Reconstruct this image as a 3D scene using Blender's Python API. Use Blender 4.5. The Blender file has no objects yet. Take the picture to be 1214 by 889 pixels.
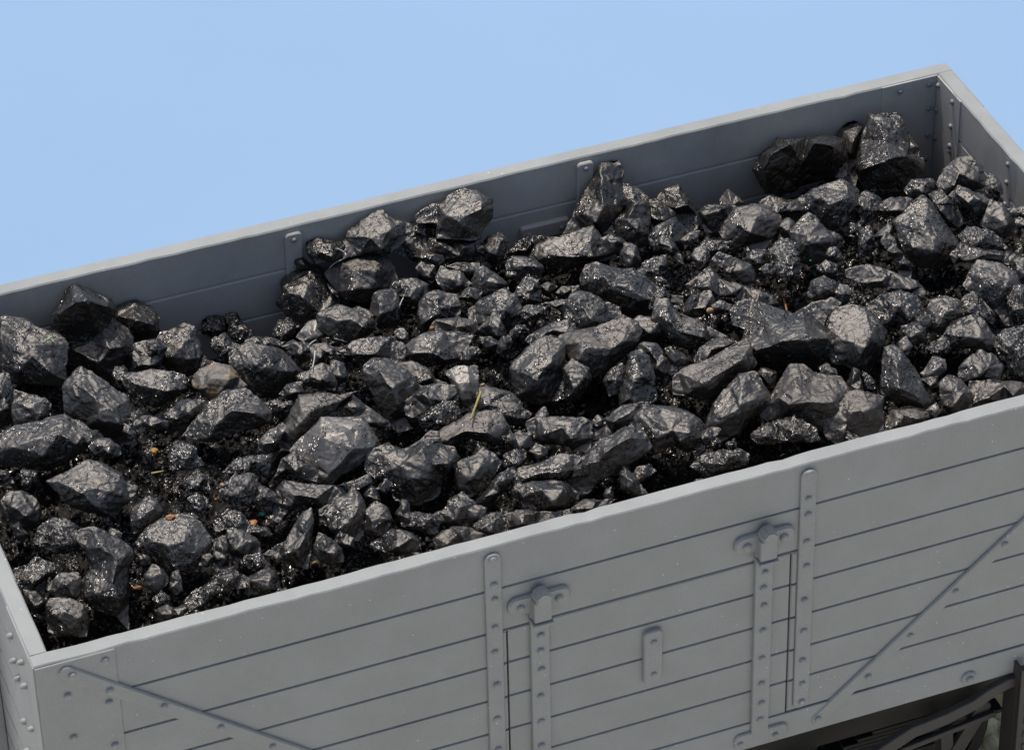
import bpy, bmesh, math, random
import numpy as np
from mathutils import Vector, Matrix
from mathutils.geometry import delaunay_2d_cdt
random.seed(7); rng = np.random.RandomState(11)
S = bpy.context.scene; COL = S.collection

# ------------------------------------------------------------------ camera
R3 = Vector((0.93242412, -0.36086419, -0.01903381))      # camera right
U3 = Vector((0.23436894, 0.56380578, 0.79195596))        # camera up
Z3 = Vector((-0.27505718, -0.74289977, 0.61028147))      # towards the camera
CAM = Vector((-1.94591214, -10.45457209, 9.39500458)); FPX = 4471.51
Rn, Un, Zn, Cn = (np.array(v) for v in (R3, U3, Z3, CAM))
cam = bpy.data.cameras.new('camera'); co = bpy.data.objects.new('camera', cam); COL.objects.link(co)
co.matrix_world = Matrix(((R3.x, U3.x, Z3.x, CAM.x), (R3.y, U3.y, Z3.y, CAM.y), (R3.z, U3.z, Z3.z, CAM.z), (0, 0, 0, 1)))
cam.sensor_fit = 'HORIZONTAL'; cam.sensor_width = 36; cam.lens = 36 * FPX / 1214
cam.clip_start = .1; cam.clip_end = 500
S.camera = co

def view(px, py): return Rn * ((px - 607) / FPX) + Un * ((444.5 - py) / FPX) - Zn
def on_plane(px, py, ax, val):
    v = view(px, py); return Cn + v * ((val - Cn[ax]) / v[ax])
def nr(px, py, y=0.0):
    p = on_plane(px, py, 1, y); return p[0], p[2]

# ------------------------------------------------------------------ dimensions (metres): a model wagon enlarged to prototype size
L, W, T = 4.952, 2.40, .073
GR = [-.2197, -.4387, -.6133, -.7927, -.9699, -1.1362]; ZR = -1.3044; ZB = -1.452
GROUND = -2.72

# ------------------------------------------------------------------ materials
def mat(name):
    m = bpy.data.materials.new(name); m.use_nodes = True
    nt = m.node_tree; b = nt.nodes['Principled BSDF']; return m, nt, b
def nd(nt, t, **kw):
    n = nt.nodes.new(t)
    for k, v in kw.items():
        if k[0] == 'i': n.inputs[int(k[1:])].default_value = v
        else: setattr(n, k, v)
    return n
def tex(nt, kind, scale, detail=4, rough=.55, vec=None):
    n = nt.nodes.new(kind); n.inputs['Scale'].default_value = scale
    if kind == 'ShaderNodeTexNoise': n.inputs['Detail'].default_value = detail; n.inputs['Roughness'].default_value = rough
    if vec is None:
        g = nt.nodes.get('geo') or nt.nodes.new('ShaderNodeNewGeometry'); g.name = 'geo'; vec = g.outputs['Position']
    nt.links.new(vec, n.inputs['Vector']); return n
def ramp(nt, src, stops):
    r = nt.nodes.new('ShaderNodeValToRGB'); e = r.color_ramp.elements
    while len(e) < len(stops): e.new(.5)
    for i, (p, c) in enumerate(stops):
        e[i].position = p; e[i].color = (c, c, c, 1) if not hasattr(c, '__len__') else (*c, 1)
    nt.links.new(src, r.inputs[0]); return r
def mixc(nt, f, a, b, mode='MIX'):
    n = nt.nodes.new('ShaderNodeMix'); n.data_type = 'RGBA'; n.blend_type = mode
    for s, i in ((f, 0), (a, 6), (b, 7)):
        if hasattr(s, 'is_output'): nt.links.new(s, n.inputs[i])
        elif i == 0: n.inputs[0].default_value = s
        else: n.inputs[i].default_value = (*s, 1)
    return n.outputs[2]

def paint(name, col, rough=.55, speck=.5, dirt=.25, spec=.4):
    m, nt, b = mat(name)
    n1 = tex(nt, 'ShaderNodeTexNoise', 3.2, 6, .65)
    lo = tuple(c * (1 - dirt) for c in col); hi = tuple(min(1, c * (1 + dirt * .6)) for c in col)
    r1 = ramp(nt, n1.outputs[0], [(.3, lo), (.7, hi)])
    n2 = tex(nt, 'ShaderNodeTexNoise', 120, 3, .6)
    r2 = ramp(nt, n2.outputs[0], [(.35, .95), (.65, 1.04)])
    c = mixc(nt, 1.0, r1.outputs[0], r2.outputs[0], 'MULTIPLY')
    v = tex(nt, 'ShaderNodeTexVoronoi', 17)
    vs = ramp(nt, v.outputs['Distance'], [(.045, 1.0), (.075, 0.0)])
    n3 = tex(nt, 'ShaderNodeTexNoise', 2.1, 2)
    vm = ramp(nt, n3.outputs[0], [(.42, 0.0), (.55, speck)])
    mm = nd(nt, 'ShaderNodeMath', operation='MULTIPLY'); nt.links.new(vs.outputs[0], mm.inputs[0]); nt.links.new(vm.outputs[0], mm.inputs[1])
    c = mixc(nt, mm.outputs[0], c, tuple(min(.8, x * 2.2) for x in col))
    nt.links.new(c, b.inputs['Base Color'])
    rr = ramp(nt, n1.outputs[0], [(.3, rough - .1), (.7, rough + .12)]); nt.links.new(rr.outputs[0], b.inputs['Roughness'])
    b.inputs['Specular IOR Level'].default_value = spec
    bp = nd(nt, 'ShaderNodeBump'); bp.inputs['Strength'].default_value = .10; bp.inputs['Distance'].default_value = .004
    n4 = tex(nt, 'ShaderNodeTexNoise', 45, 6, .7)
    nt.links.new(n4.outputs[0], bp.inputs['Height']); nt.links.new(bp.outputs[0], b.inputs['Normal'])
    return m
GREY = paint('grey_wagon_paint', (.276, .285, .276), .55, .75, .14)
INNER = paint('lightened_inner_paint', (.42, .40, .365), .5, .3, .16)  # wagon paint lightened to offset the weak light inside
SHADED = paint('shaded_underframe_black', (.011, .010, .009), .6, .2, .3)  # underframe black darkened: the shadow below the body is in the colour
BLACK = paint('black_underframe_paint', (.045, .041, .037), .5, .3, .3)
STEEL = paint('worn_steel', (.25, .24, .23), .35, .2, .3)

def coal(name, lo, hi, r0, r1, glint, bump=.62, sb=.9):
    m, nt, b = mat(name)
    g = nd(nt, 'ShaderNodeNewGeometry'); g.name = 'geo'
    oi = nd(nt, 'ShaderNodeObjectInfo')
    off = nd(nt, 'ShaderNodeVectorMath', operation='SCALE'); nt.links.new(oi.outputs['Random'], off.inputs['Scale']); off.inputs[0].default_value = (9, 7, 5)
    ad = nd(nt, 'ShaderNodeVectorMath', operation='ADD'); nt.links.new(g.outputs['Position'], ad.inputs[0]); nt.links.new(off.outputs[0], ad.inputs[1])
    V = ad.outputs[0]
    n1 = tex(nt, 'ShaderNodeTexNoise', 9, 8, .68, V)
    r1_ = ramp(nt, n1.outputs[0], [(.32, lo), (.68, hi)])
    n2 = tex(nt, 'ShaderNodeTexNoise', 75, 4, .7, V)
    r2 = ramp(nt, n2.outputs[0], [(.3, .55), (.7, 1.45)])
    c = mixc(nt, 1.0, r1_.outputs[0], r2.outputs[0], 'MULTIPLY')
    nt.links.new(c, b.inputs['Base Color'])
    # glints: small cells of bright fracture faces
    vo = tex(nt, 'ShaderNodeTexVoronoi', 135, vec=V)
    sp = nd(nt, 'ShaderNodeSeparateColor'); nt.links.new(vo.outputs['Color'], sp.inputs[0])
    n3 = tex(nt, 'ShaderNodeTexNoise', 7, 3, .6, V)
    sm = nd(nt, 'ShaderNodeMath', operation='MULTIPLY_ADD'); nt.links.new(sp.outputs[0], sm.inputs[0]); sm.inputs[1].default_value = .4; nm = nd(nt, 'ShaderNodeMath', operation='MULTIPLY'); nt.links.new(n3.outputs[0], nm.inputs[0]); nm.inputs[1].default_value = 1.2; nt.links.new(nm.outputs[0], sm.inputs[2])
    sd_ = nd(nt, 'ShaderNodeMath', operation='DIVIDE'); nt.links.new(sm.outputs[0], sd_.inputs[0]); sd_.inputs[1].default_value = 1.3
    gl = ramp(nt, sd_.outputs[0], [((1.12 - glint) / 1.3, 0.0), ((1.17 - glint) / 1.3, 1.0)])
    rr = ramp(nt, n1.outputs[0], [(.3, r0), (.7, r1)])
    mr = nd(nt, 'ShaderNodeMix'); nt.links.new(gl.outputs[0], mr.inputs[0]); nt.links.new(rr.outputs[0], mr.inputs[2]); mr.inputs[3].default_value = .17
    nt.links.new(mr.outputs[0], b.inputs['Roughness']); b.inputs['IOR'].default_value = 1.62
    ms = nd(nt, 'ShaderNodeMix'); nt.links.new(gl.outputs[0], ms.inputs[0]); ms.inputs[2].default_value = sb; ms.inputs[3].default_value = 1.0; nt.links.new(ms.outputs[0], b.inputs['Specular IOR Level']); b.inputs['Specular Tint'].default_value = (1, .94, .87, 1)
    # tilt of each fracture cell and fine grain
    bp = nd(nt, 'ShaderNodeBump'); bp.inputs['Strength'].default_value = bump; bp.inputs['Distance'].default_value = .0055
    n4 = tex(nt, 'ShaderNodeTexNoise', 60, 8, .78, V)
    nt.links.new(n4.outputs[0], bp.inputs['Height'])
    dv = nd(nt, 'ShaderNodeVectorMath', operation='SUBTRACT'); nt.links.new(vo.outputs['Color'], dv.inputs[0]); dv.inputs[1].default_value = (.5, .5, .5)
    sc = nd(nt, 'ShaderNodeVectorMath', operation='SCALE'); nt.links.new(dv.outputs[0], sc.inputs[0])
    gm = nd(nt, 'ShaderNodeMath', operation='MULTIPLY_ADD'); nt.links.new(gl.outputs[0], gm.inputs[0]); gm.inputs[1].default_value = 1.0; gm.inputs[2].default_value = .035
    nt.links.new(gm.outputs[0], sc.inputs['Scale'])
    aN = nd(nt, 'ShaderNodeVectorMath', operation='ADD'); nt.links.new(bp.outputs[0], aN.inputs[0]); nt.links.new(sc.outputs[0], aN.inputs[1])
    nn = nd(nt, 'ShaderNodeVectorMath', operation='NORMALIZE'); nt.links.new(aN.outputs[0], nn.inputs[0])
    nt.links.new(nn.outputs[0], b.inputs['Normal'])
    return m
CM = {'m': coal('coal_dull', (.006, .0055, .005), (.019, .0172, .0152), .25, .46, .16),
      'd': coal('coal_dark', (.004, .0037, .0034), (.010, .0092, .0084), .27, .48, .14),
      'b': coal('coal_brownish', (.011, .0092, .0078), (.028, .0235, .0198), .34, .56, .12),
      'p': coal('coal_pale', (.011, .0103, .0094), (.034, .0315, .0285), .24, .42, .22),
      'g': coal('coal_glossy', (.03, .028, .0255), (.11, .103, .094), .26, .40, .16, .5),  # smoother coal; its sheen is also put into a paler base colour
      's': coal('coal_sparkling', (.005, .0047, .0044), (.020, .0185, .017), .23, .42, .46, .9)}
def ochre_coal():
    m = coal('coal_ochre_stained', (.02, .0175, .0145), (.05, .044, .036), .42, .62, .05); nt = m.node_tree; b = nt.nodes['Principled BSDF']
    old = b.inputs['Base Color'].links[0].from_socket
    n = tex(nt, 'ShaderNodeTexNoise', 12, 4, .6); r = ramp(nt, n.outputs[0], [(.52, 0.0), (.6, .8)])
    nt.links.new(mixc(nt, r.outputs[0], old, (.20, .125, .045)), b.inputs['Base Color']); return m
CM['o'] = ochre_coal()
SLACK = coal('coal_slack_grains', (.003, .0028, .0026), (.010, .0092, .0084), .4, .6, .25, .9, .12)

def flat(name, col, rough=.7, scale=30, var=.3):
    m, nt, b = mat(name); n = tex(nt, 'ShaderNodeTexNoise', scale, 5, .6)
    r = ramp(nt, n.outputs[0], [(.3, tuple(c * (1 - var) for c in col)), (.7, tuple(min(1, c * (1 + var)) for c in col))])
    nt.links.new(r.outputs[0], b.inputs['Base Color']); b.inputs['Roughness'].default_value = rough; return m
STONE = flat('sandy_stone', (.86, .64, .38), .8, 9, .45)
SAND = flat('sandy_ground', (.74, .705, .63), .9, 3, .16)
SKYM = flat('pale_blue_backdrop', (.240, .356, .510), 1.0, .25, .025)
SKYM.node_tree.nodes['Principled BSDF'].inputs['Specular IOR Level'].default_value = 0

# ------------------------------------------------------------------ object helpers
def tag(o, label=None, cat=None, group=None, kind=None):
    for k, v in (('label', label), ('category', cat), ('group', group), ('kind', kind)):
        if v: o[k] = v
    return o
def obj(name, me, m=None, parent=None, loc=None):
    if isinstance(me, bmesh.types.BMesh):
        bm = me; me = bpy.data.meshes.new(name); bm.normal_update(); bm.to_mesh(me); bm.free()
    if m and not len(me.materials):
        for x in (m if isinstance(m, (list, tuple)) else [m]): me.materials.append(x)
    o = bpy.data.objects.new(name, me); COL.objects.link(o)
    if parent: o.parent = parent
    if loc is not None: o.location = loc
    return o
def empty(name, loc=(0, 0, 0)):
    o = bpy.data.objects.new(name, None); o.empty_display_size = .1; COL.objects.link(o); o.location = loc; return o
def box(bm, lo, hi, bev=.0):
    r = bmesh.ops.create_cube(bm, size=1)['verts']
    for v in r: v.co = Vector(((lo[0] + hi[0]) / 2 + v.co.x * (hi[0] - lo[0]), (lo[1] + hi[1]) / 2 + v.co.y * (hi[1] - lo[1]), (lo[2] + hi[2]) / 2 + v.co.z * (hi[2] - lo[2])))
    if bev:
        es = list({e for v in r for e in v.link_edges}); bmesh.ops.bevel(bm, geom=es, offset=bev, segments=2, profile=.5, affect='EDGES')
def plate(bm, pts, axis, base, out, bev=.003):
    """outline pts (a, b) in the wall plane, extruded from base by out along the axis (1: y wall, a=x b=z; 0: x wall, a=y b=z)"""
    def P(a, b, d): return Vector((a, d, b)) if axis == 1 else Vector((d, a, b))
    n = len(pts); s = -1 if out < 0 else 1
    i1 = [bm.verts.new(P(a, b, base)) for a, b in pts]
    i2 = [bm.verts.new(P(a, b, base + out - s * bev)) for a, b in pts]
    ar = sum(pts[i][0] * pts[(i + 1) % n][1] - pts[(i + 1) % n][0] * pts[i][1] for i in range(n)); sg = 1 if ar > 0 else -1
    def edge_in(i):
        p, q = pts[i], pts[(i + 1) % n]; l = math.hypot(q[0] - p[0], q[1] - p[1]) or 1e-9; return -(q[1] - p[1]) / l * sg, (q[0] - p[0]) / l * sg
    def ins(i):
        u, v = edge_in(i - 1), edge_in(i); x, y = u[0] + v[0], u[1] + v[1]; l = math.hypot(x, y) or 1; k = min(1.6, 2 / max(l, .3)) * bev / l
        return pts[i][0] + x * k, pts[i][1] + y * k
    i3 = [bm.verts.new(P(*ins(i), base + out)) for i in range(n)]
    for q in range(n):
        w = (q + 1) % n
        bm.faces.new((i1[q], i1[w], i2[w], i2[q])); bm.faces.new((i2[q], i2[w], i3[w], i3[q]))
    bm.faces.new(i3); bm.faces.new(i1[::-1])
    bmesh.ops.recalc_face_normals(bm, faces=bm.faces)
def rounded(a0, a1, b0, b1, r, seg=5, corners=(1, 1, 1, 1)):
    out = []
    for (cx, cy, a, on) in ((a1 - r, b1 - r, 0, corners[0]), (a0 + r, b1 - r, 90, corners[1]), (a0 + r, b0 + r, 180, corners[2]), (a1 - r, b0 + r, 270, corners[3])):
        if on: out += [(cx + r * math.cos(math.radians(a + 90 * k / seg)), cy + r * math.sin(math.radians(a + 90 * k / seg))) for k in range(seg + 1)]
        else: out.append((a1 if a in (0, 270) else a0, b1 if a in (0, 90) else b0))
    return out
def bar(p, q, w):
    dx, dz = q[0] - p[0], q[1] - p[1]; l = math.hypot(dx, dz); nx, nz = -dz / l * w / 2, dx / l * w / 2
    c = []
    for k in range(7): a = math.pi / 2 + math.pi * k / 6; c.append((p[0] + (dx / l * math.cos(a)) * w / 2 + nx * math.sin(a), p[1] + (dz / l * math.cos(a)) * w / 2 + nz * math.sin(a)))
    for k in range(7): a = -math.pi / 2 + math.pi * k / 6; c.append((q[0] + (dx / l * math.cos(a)) * w / 2 + nx * math.sin(a), q[1] + (dz / l * math.cos(a)) * w / 2 + nz * math.sin(a)))
    return c
def dome_mesh(name, r, h):
    bm = bmesh.new(); rings = []
    for rr, zz in ((1.0, 0), (1.0, .35), (.86, .7), (.5, .95)):
        rings.append([bm.verts.new((r * rr * math.cos(2 * math.pi * k / 12), r * rr * math.sin(2 * math.pi * k / 12), h * zz)) for k in range(12)])
    top = bm.verts.new((0, 0, h))
    for a, b in zip(rings, rings[1:]):
        for k in range(12): bm.faces.new((a[k], a[(k + 1) % 12], b[(k + 1) % 12], b[k]))
    for k in range(12): bm.faces.new((rings[-1][k], rings[-1][(k + 1) % 12], top))
    for f in bm.faces: f.smooth = True
    me = bpy.data.meshes.new(name); bm.to_mesh(me); bm.free(); return me
BOLT = dome_mesh('bolt', .0155, .014); BOLT.materials.append(GREY)
BOLTI = dome_mesh('bolt', .0128, .013); BOLTI.materials.append(paint('inner_bolt_paint', (.20, .205, .215), .4, .2, .1))
BOLTB = dome_mesh('bolt', .014, .024); BOLTB.materials.append(GREY)
ROT = {'-y': (math.pi / 2, 0, 0), '+y': (-math.pi / 2, 0, 0), '-x': (0, -math.pi / 2, 0), '+x': (0, math.pi / 2, 0)}
def bolt(parent, loc, face, me=None, s=1.0):
    o = bpy.data.objects.new('bolt', me or BOLT); COL.objects.link(o); o.parent = parent; o.location = loc
    o.rotation_euler = ROT[face]; k = s * random.uniform(.9, 1.08); o.scale = (k, k, s * random.uniform(.85, 1.1)); return o

# ------------------------------------------------------------------ wagon body
wagon = tag(empty('open_wagon', (L / 2, W / 2, GROUND)), 'grey open model railway wagon with planked sides and iron straps, filled with coal', 'wagon')
OFF = Vector((-L / 2, -W / 2, -GROUND))
def part(name, bm, m, parent=None):
    """mesh given in wagon coordinates; shifted so that it sits under the wagon's empty"""
    bm2 = bm; bmesh.ops.translate(bm2, verts=bm2.verts, vec=OFF) if parent is None else bmesh.ops.translate(bm2, verts=bm2.verts, vec=OFF)
    return obj(name, bm2, m, parent or wagon)
def wb(parent, p, face, me=None, s=1.0): return bolt(parent, Vector(p) + OFF, face, me, s)

def wall_mesh(axis, a0, a1, ztop, zbot, outer, thick, grooves, top=True, step=.06, seed=0):
    """planked wall: section with V grooves both sides, swept along its length in short slices with an uneven hand-painted rim"""
    rr = random.Random(seed); s = 1 if thick > 0 else -1; t = abs(thick); gw, gd = .0062, .0135
    sec = []                                    # (d, z, kind): d from outer face inwards; rim points jitter
    sec.append((.005 if top else 0, ztop, 1 if top else 0))
    if top: sec.append((0, ztop - .005, 1))
    for z in grooves: sec += [(0, z + gw, 0), (gd, z, 2), (0, z - gw, 0)]
    sec.append((0, zbot, 0)); sec.append((t, zbot, 0))
    for z in reversed(grooves): sec += [(t, z - gw * 1.5, 0), (t - gd * .85, z, 2), (t, z + gw * 1.5, 0)]
    if top: sec.append((t, ztop - .006, 1))
    sec.append((t - .006 if top else t, ztop, 1 if top else 0))
    n = max(1, int((a1 - a0) / step)); bm = bmesh.new(); loops = []; w1 = w2 = 0
    for k in range(n + 1):
        a = a0 + (a1 - a0) * k / n; w1 = .6 * w1 + rr.gauss(0, .0009); w2 = .6 * w2 + rr.gauss(0, .0014); j1, j2 = w1, w2; lp = []
        if rr.random() < .045: j2 += rr.choice((-1, 1)) * .005; j1 += rr.choice((-1, 1)) * .003
        for d, z, kind in sec:
            if kind == 1: z += j1; d += (j2 if d > t / 2 else j1 * .8)
            y = outer + s * d
            lp.append(bm.verts.new((a, y, z) if axis == 1 else (y, a, z)))
        loops.append(lp)
    m = len(sec)
    for A, B in zip(loops, loops[1:]):
        for q in range(m):
            f = bm.faces.new((A[q], A[(q + 1) % m], B[(q + 1) % m], B[q]))
            d0, d1 = sec[q][0], sec[(q + 1) % m][0]
            f.material_index = 1 if (d0 > t * .6 and d1 > t * .6 and not (sec[q][2] == 1 and sec[(q + 1) % m][2] == 1)) else 0
    bm.faces.new(loops[0]); bm.faces.new(loops[-1][::-1])
    bmesh.ops.recalc_face_normals(bm, faces=bm.faces); return bm
def join(*bms):
    out = bmesh.new()
    for b in bms:
        me = bpy.data.meshes.new('tmp'); b.to_mesh(me); b.free(); out.from_mesh(me); bpy.data.meshes.remove(me)
    return out
D0, D1 = 1.878, 3.102                                   # door opening
near = join(wall_mesh(1, 0, L, 0, GR[1] - .0085, 0, T, GR[:2], seed=2),
            wall_mesh(1, 0, D0 - .004, GR[1] - .0085, ZR, 0, T, GR[2:], top=False, seed=1),
            wall_mesh(1, D1 + .004, L, GR[1] - .0085, ZR, 0, T, GR[2:], top=False, seed=3))
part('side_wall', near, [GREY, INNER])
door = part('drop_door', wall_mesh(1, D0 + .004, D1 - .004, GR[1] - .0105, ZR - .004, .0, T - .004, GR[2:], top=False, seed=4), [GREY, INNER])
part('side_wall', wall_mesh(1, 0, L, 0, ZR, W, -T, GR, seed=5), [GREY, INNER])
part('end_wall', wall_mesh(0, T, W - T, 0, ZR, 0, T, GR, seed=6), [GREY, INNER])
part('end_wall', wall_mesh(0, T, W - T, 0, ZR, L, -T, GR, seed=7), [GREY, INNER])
for y0, y1 in ((-.007, .10), (W - .10, W + .007)):
    bm = bmesh.new(); box(bm, (-.004, y0, ZB), (L + .004, y1, ZR - .007), .004); part('curb_rail', bm, GREY)
bm = bmesh.new(); box(bm, (.1, .102, ZR - .06), (L - .1, W - .102, ZR - .005), 0); part('floor', bm, BLACK)

# near side irons --------------------------------------------------
def strap(a0, a1, z0, z1, bolts, name='strap', out=-.014, both=True, mtl=None):
    bm = bmesh.new(); plate(bm, rounded(a0, a1, z0, z1, (a1 - a0) * .42, corners=(1, 1, both, both)), 1, .0005, out - .0005)
    o = part(name, bm, mtl or GREY)
    for z in bolts: wb(o, ((a0 + a1) / 2 + random.gauss(0, .002), out + .001, z), '-y')
    return o
ZS = [-.054, -.181, -.255, -.399, -.528, -.702, -.885, -1.051]
strap(1.789, 1.857, -1.295, -.030, ZS + [-1.16, -1.262])
strap(3.131, 3.200, -1.295, -.030, [nr(p[0], p[1])[1] for p in ((959, 558), (957.5, 588), (956.5, 607), (955.5, 639), (954.5, 668), (953, 708), (952, 745))] + [-1.03, -1.16, -1.262])
def hinge(a0, a1, bolts, pin):
    o = strap(a0, a1, -1.365, -.335, bolts, 'door_strap', -.020, False)
    bm = bmesh.new(); plate(bm, rounded(a0 - .092, a1 + .092, -.372, -.283, .038), 1, .0005, -.020, .008)
    p = part('latch_plate', bm, GREY)
    for dx in (-.052, .052): wb(p, ((a0 + a1) / 2 + dx * 1.55, -.018, -.331), '-y', None, 1.15)
    bm = bmesh.new(); box(bm, (a0 + .002, -.058, -.402), (a1 - .002, -.003, -.296), .008)
    box(bm, (a0 - .004, -.066, -.420), (a1 + .004, -.004, -.405), .004)
    part('latch_block', bm, GREY)
    bm = bmesh.new(); bmesh.ops.create_cone(bm, cap_ends=True, segments=8, radius1=.038, radius2=.036, depth=.06)
    bmesh.ops.bevel(bm, geom=list(bm.edges), offset=.006, segments=2, affect='EDGES')
    bmesh.ops.rotate(bm, verts=bm.verts, cent=(0, 0, 0), matrix=Matrix.Rotation(math.pi / 2, 3, 'X') @ Matrix.Rotation(.35, 3, 'Z'))
    bmesh.ops.translate(bm, verts=bm.verts, vec=((a0 + a1) / 2, -.045, -.278)); part('latch_pin', bm, GREY)
    bm = bmesh.new(); plate(bm, rounded(a0 - .075, a1 + .09, -1.437, -1.352, .03), 1, -.0075, -.012, .006); h = part('hinge_bracket', bm, GREY)
    for dx in (-.05, .11): wb(h, (a0 + dx, -.019, -1.40), '-y', None, .9)
    return o
hinge(1.972, 2.050, [-.50, -.58, -.68, -.82, -.96, -1.09, -1.22, -1.31], 0)
hinge(2.940, 3.017, [-.49, -.57, -.665, -.80, -.95, -1.09, -1.20, -1.29], 0)
# door end battens: the narrow plank ends between strap and door, with grooves
for a0, a1 in ((1.859, 1.8715), (3.1085, 3.1290)):
    bm = bmesh.new()
    zs = [GR[1] - .006] + GR[2:] + [ZR]
    for za, zb in zip(zs, zs[1:]): box(bm, (a0 + .001, -.003, zb + .006), (a1 - .001, .004, za - .006), .001)
    part('door_batten', bm, GREY)
bm = bmesh.new(); plate(bm, rounded(2.455, 2.536, -.925, -.642, .022), 1, .0005, -.022, .005)
clip = part('label_clip', bm, GREY); wb(clip, (2.497, -.020, -.70), '-y'); wb(clip, (2.497, -.020, -.872), '-y', None, .9)
# corner plates and diagonal straps on the near side
def wallplate(a0, a1, z0, z1, axis, base, out, bolts, me=None, m=None, name='corner_plate'):
    bm = bmesh.new(); plate(bm, [(a0, z0), (a1, z0), (a1, z1), (a0, z1)], axis, base, out, .002)
    o = part(name, bm, m or GREY); face = ('-y' if out < 0 else '+y') if axis == 1 else ('-x' if out < 0 else '+x')
    for a, z in bolts: wb(o, (a, base + out, z) if axis == 1 else (base + out, a, z), face, me)
    return o
CB = [(.27, -.047)] + [nr(p[0], p[1]) for p in ((129, 814), (79.8, 822.6), (128.9, 830.5), (86.8, 872.5), (135.8, 881))] + [(.14, -.62), (.275, -.78), (.14, -.93), (.275, -1.08), (.14, -1.23)]
wallplate(.001, .311, ZR + .002, -.006, 1, .0005, -.0065, CB)
wallplate(L - .311, L - .001, ZR + .002, -.006, 1, .0005, -.0065, [(L - a, z) for a, z in CB])
def diag(p, q, w, bolts, proud):
    bm = bmesh.new(); plate(bm, bar(p, q, w), 1, .0005, -proud, .006); o = part('diagonal_strap', bm, GREY)
    for a, z in bolts: wb(o, (a, -proud + .001, z), '-y', None, .95)
DA, DB = (.118, -.055), (1.72, -1.385)
def along(t): return DA[0] + (DB[0] - DA[0]) * t, DA[1] + (DB[1] - DA[1]) * t
diag(DA, DB, .062, [along(.012)] + [nr(128.9, 815)] + [nr(193.3, 833.3), nr(260.5, 858.5), nr(322, 881)] + [along(.62), along(.75), along(.88)], .0165)
E0, E1 = (3.25, -1.392), (4.842, -.055)
diag(E0, E1, .066, [nr(1189.3, 642.8), nr(1131.3, 698.3), nr(1077.8, 750.6), nr(1027.4, 799.1), nr(968, 849), (4.45, -.385), (4.82, -.075)], .014)
bm = bmesh.new(); plate(bm, rounded(3.915, 3.985, -1.437, -1.367, .0345), 1, -.0065, -.012, .006); k = part('tie_boss', bm, GREY); wb(k, (3.95, -.018, -1.402), '-y', None, 1.05)

# left end outside, right end outside --------------------------------------
wallplate(.002, .385, ZR + .002, -.004, 0, .0005, -.006,
          [(.329, -.107), (.326, -.23), (.175, -.113), (.297, -.297), (.167, -.226), (.29, -.514), (.151, -.434), (.30, -.68), (.16, -.61), (.30, -.86), (.16, -.8)], BOLTB)
wallplate(W - .385, W - .002, ZR + .002, -.004, 0, L - .0005, .006, [(W - .3, -.107), (W - .16, -.3)], BOLTB)
for y0 in (.76, 1.50):
    for x0, x1 in ((-.11, -.001), (L + .001, L + .11)):
        bm = bmesh.new(); box(bm, (x0, y0, ZB - .1), (x1, y0 + .135, -.012), .006)
        for v in bm.verts:
            if v.co.z > -.1: v.co.z -= .35 * (max(0, -v.co.x) if x0 < 0 else max(0, v.co.x - L))
        part('end_stanchion', bm, GREY)
# inside irons --------------------------------------------------------------
YI = W - T
def inner_strap(a0, a1, z0, z1, bolts):
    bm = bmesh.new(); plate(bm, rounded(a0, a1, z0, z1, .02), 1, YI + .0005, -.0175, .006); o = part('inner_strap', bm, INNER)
    for z in bolts: wb(o, ((a0 + a1) / 2, YI - .016, z), '-y', BOLTI, 1.0)
inner_strap(1.752, 1.830, -.75, -.030, [-.062, -.20, -.33, -.48])
inner_strap(3.112, 3.190, -.75, -.022, [-.052, -.19, -.33, -.48])
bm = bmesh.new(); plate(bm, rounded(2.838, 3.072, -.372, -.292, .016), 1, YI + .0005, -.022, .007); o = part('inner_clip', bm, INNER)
for a in (2.875, 3.03): wb(o, (a, YI - .020, -.332), '-y', BOLTI)
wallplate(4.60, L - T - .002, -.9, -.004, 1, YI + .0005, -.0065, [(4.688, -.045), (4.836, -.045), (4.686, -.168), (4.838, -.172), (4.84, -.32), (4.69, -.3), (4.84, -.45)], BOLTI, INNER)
XI = L - T
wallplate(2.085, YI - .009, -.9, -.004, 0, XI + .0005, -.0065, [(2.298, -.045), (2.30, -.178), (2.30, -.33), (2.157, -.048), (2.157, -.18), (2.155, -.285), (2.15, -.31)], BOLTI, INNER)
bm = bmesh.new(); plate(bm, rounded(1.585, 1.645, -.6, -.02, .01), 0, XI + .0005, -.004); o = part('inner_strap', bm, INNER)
for z in (-.046, -.142, -.26): wb(o, (XI - .003, 1.615, z), '-x', BOLTI)

# underframe ----------------------------------------------------------------
for y0 in (.16, W - .30):
    bm = bmesh.new(); box(bm, (.02, y0, ZB - .28), (L - .02, y0 + .14, ZR - .065), .006); part('solebar', bm, SHADED)
for x0 in (-.03, L - .12):
    bm = bmesh.new(); box(bm, (x0, .02, ZB - .30), (x0 + .15, W - .02, ZB - .003), .006); part('headstock', bm, BLACK)
RAILZ = GROUND + .14; WR = .46
def lathe(bm, prof, c, axis='y', seg=40):
    rings = []
    for r, d in prof:
        rings.append([bm.verts.new((c[0] + r * math.cos(2 * math.pi * k / seg), c[1] + d, c[2] + r * math.sin(2 * math.pi * k / seg)) if axis == 'y'
                                   else (c[0] + d, c[1] + r * math.cos(2 * math.pi * k / seg), c[2] + r * math.sin(2 * math.pi * k / seg))) for k in range(seg)])
    for a, b in zip(rings, rings[1:]):
        for k in range(seg): bm.faces.new((a[k], a[(k + 1) % seg], b[(k + 1) % seg], b[k]))
    bm.faces.new(rings[0][::-1]); bm.faces.new(rings[-1]); bmesh.ops.recalc_face_normals(bm, faces=bm.faces)
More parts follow.
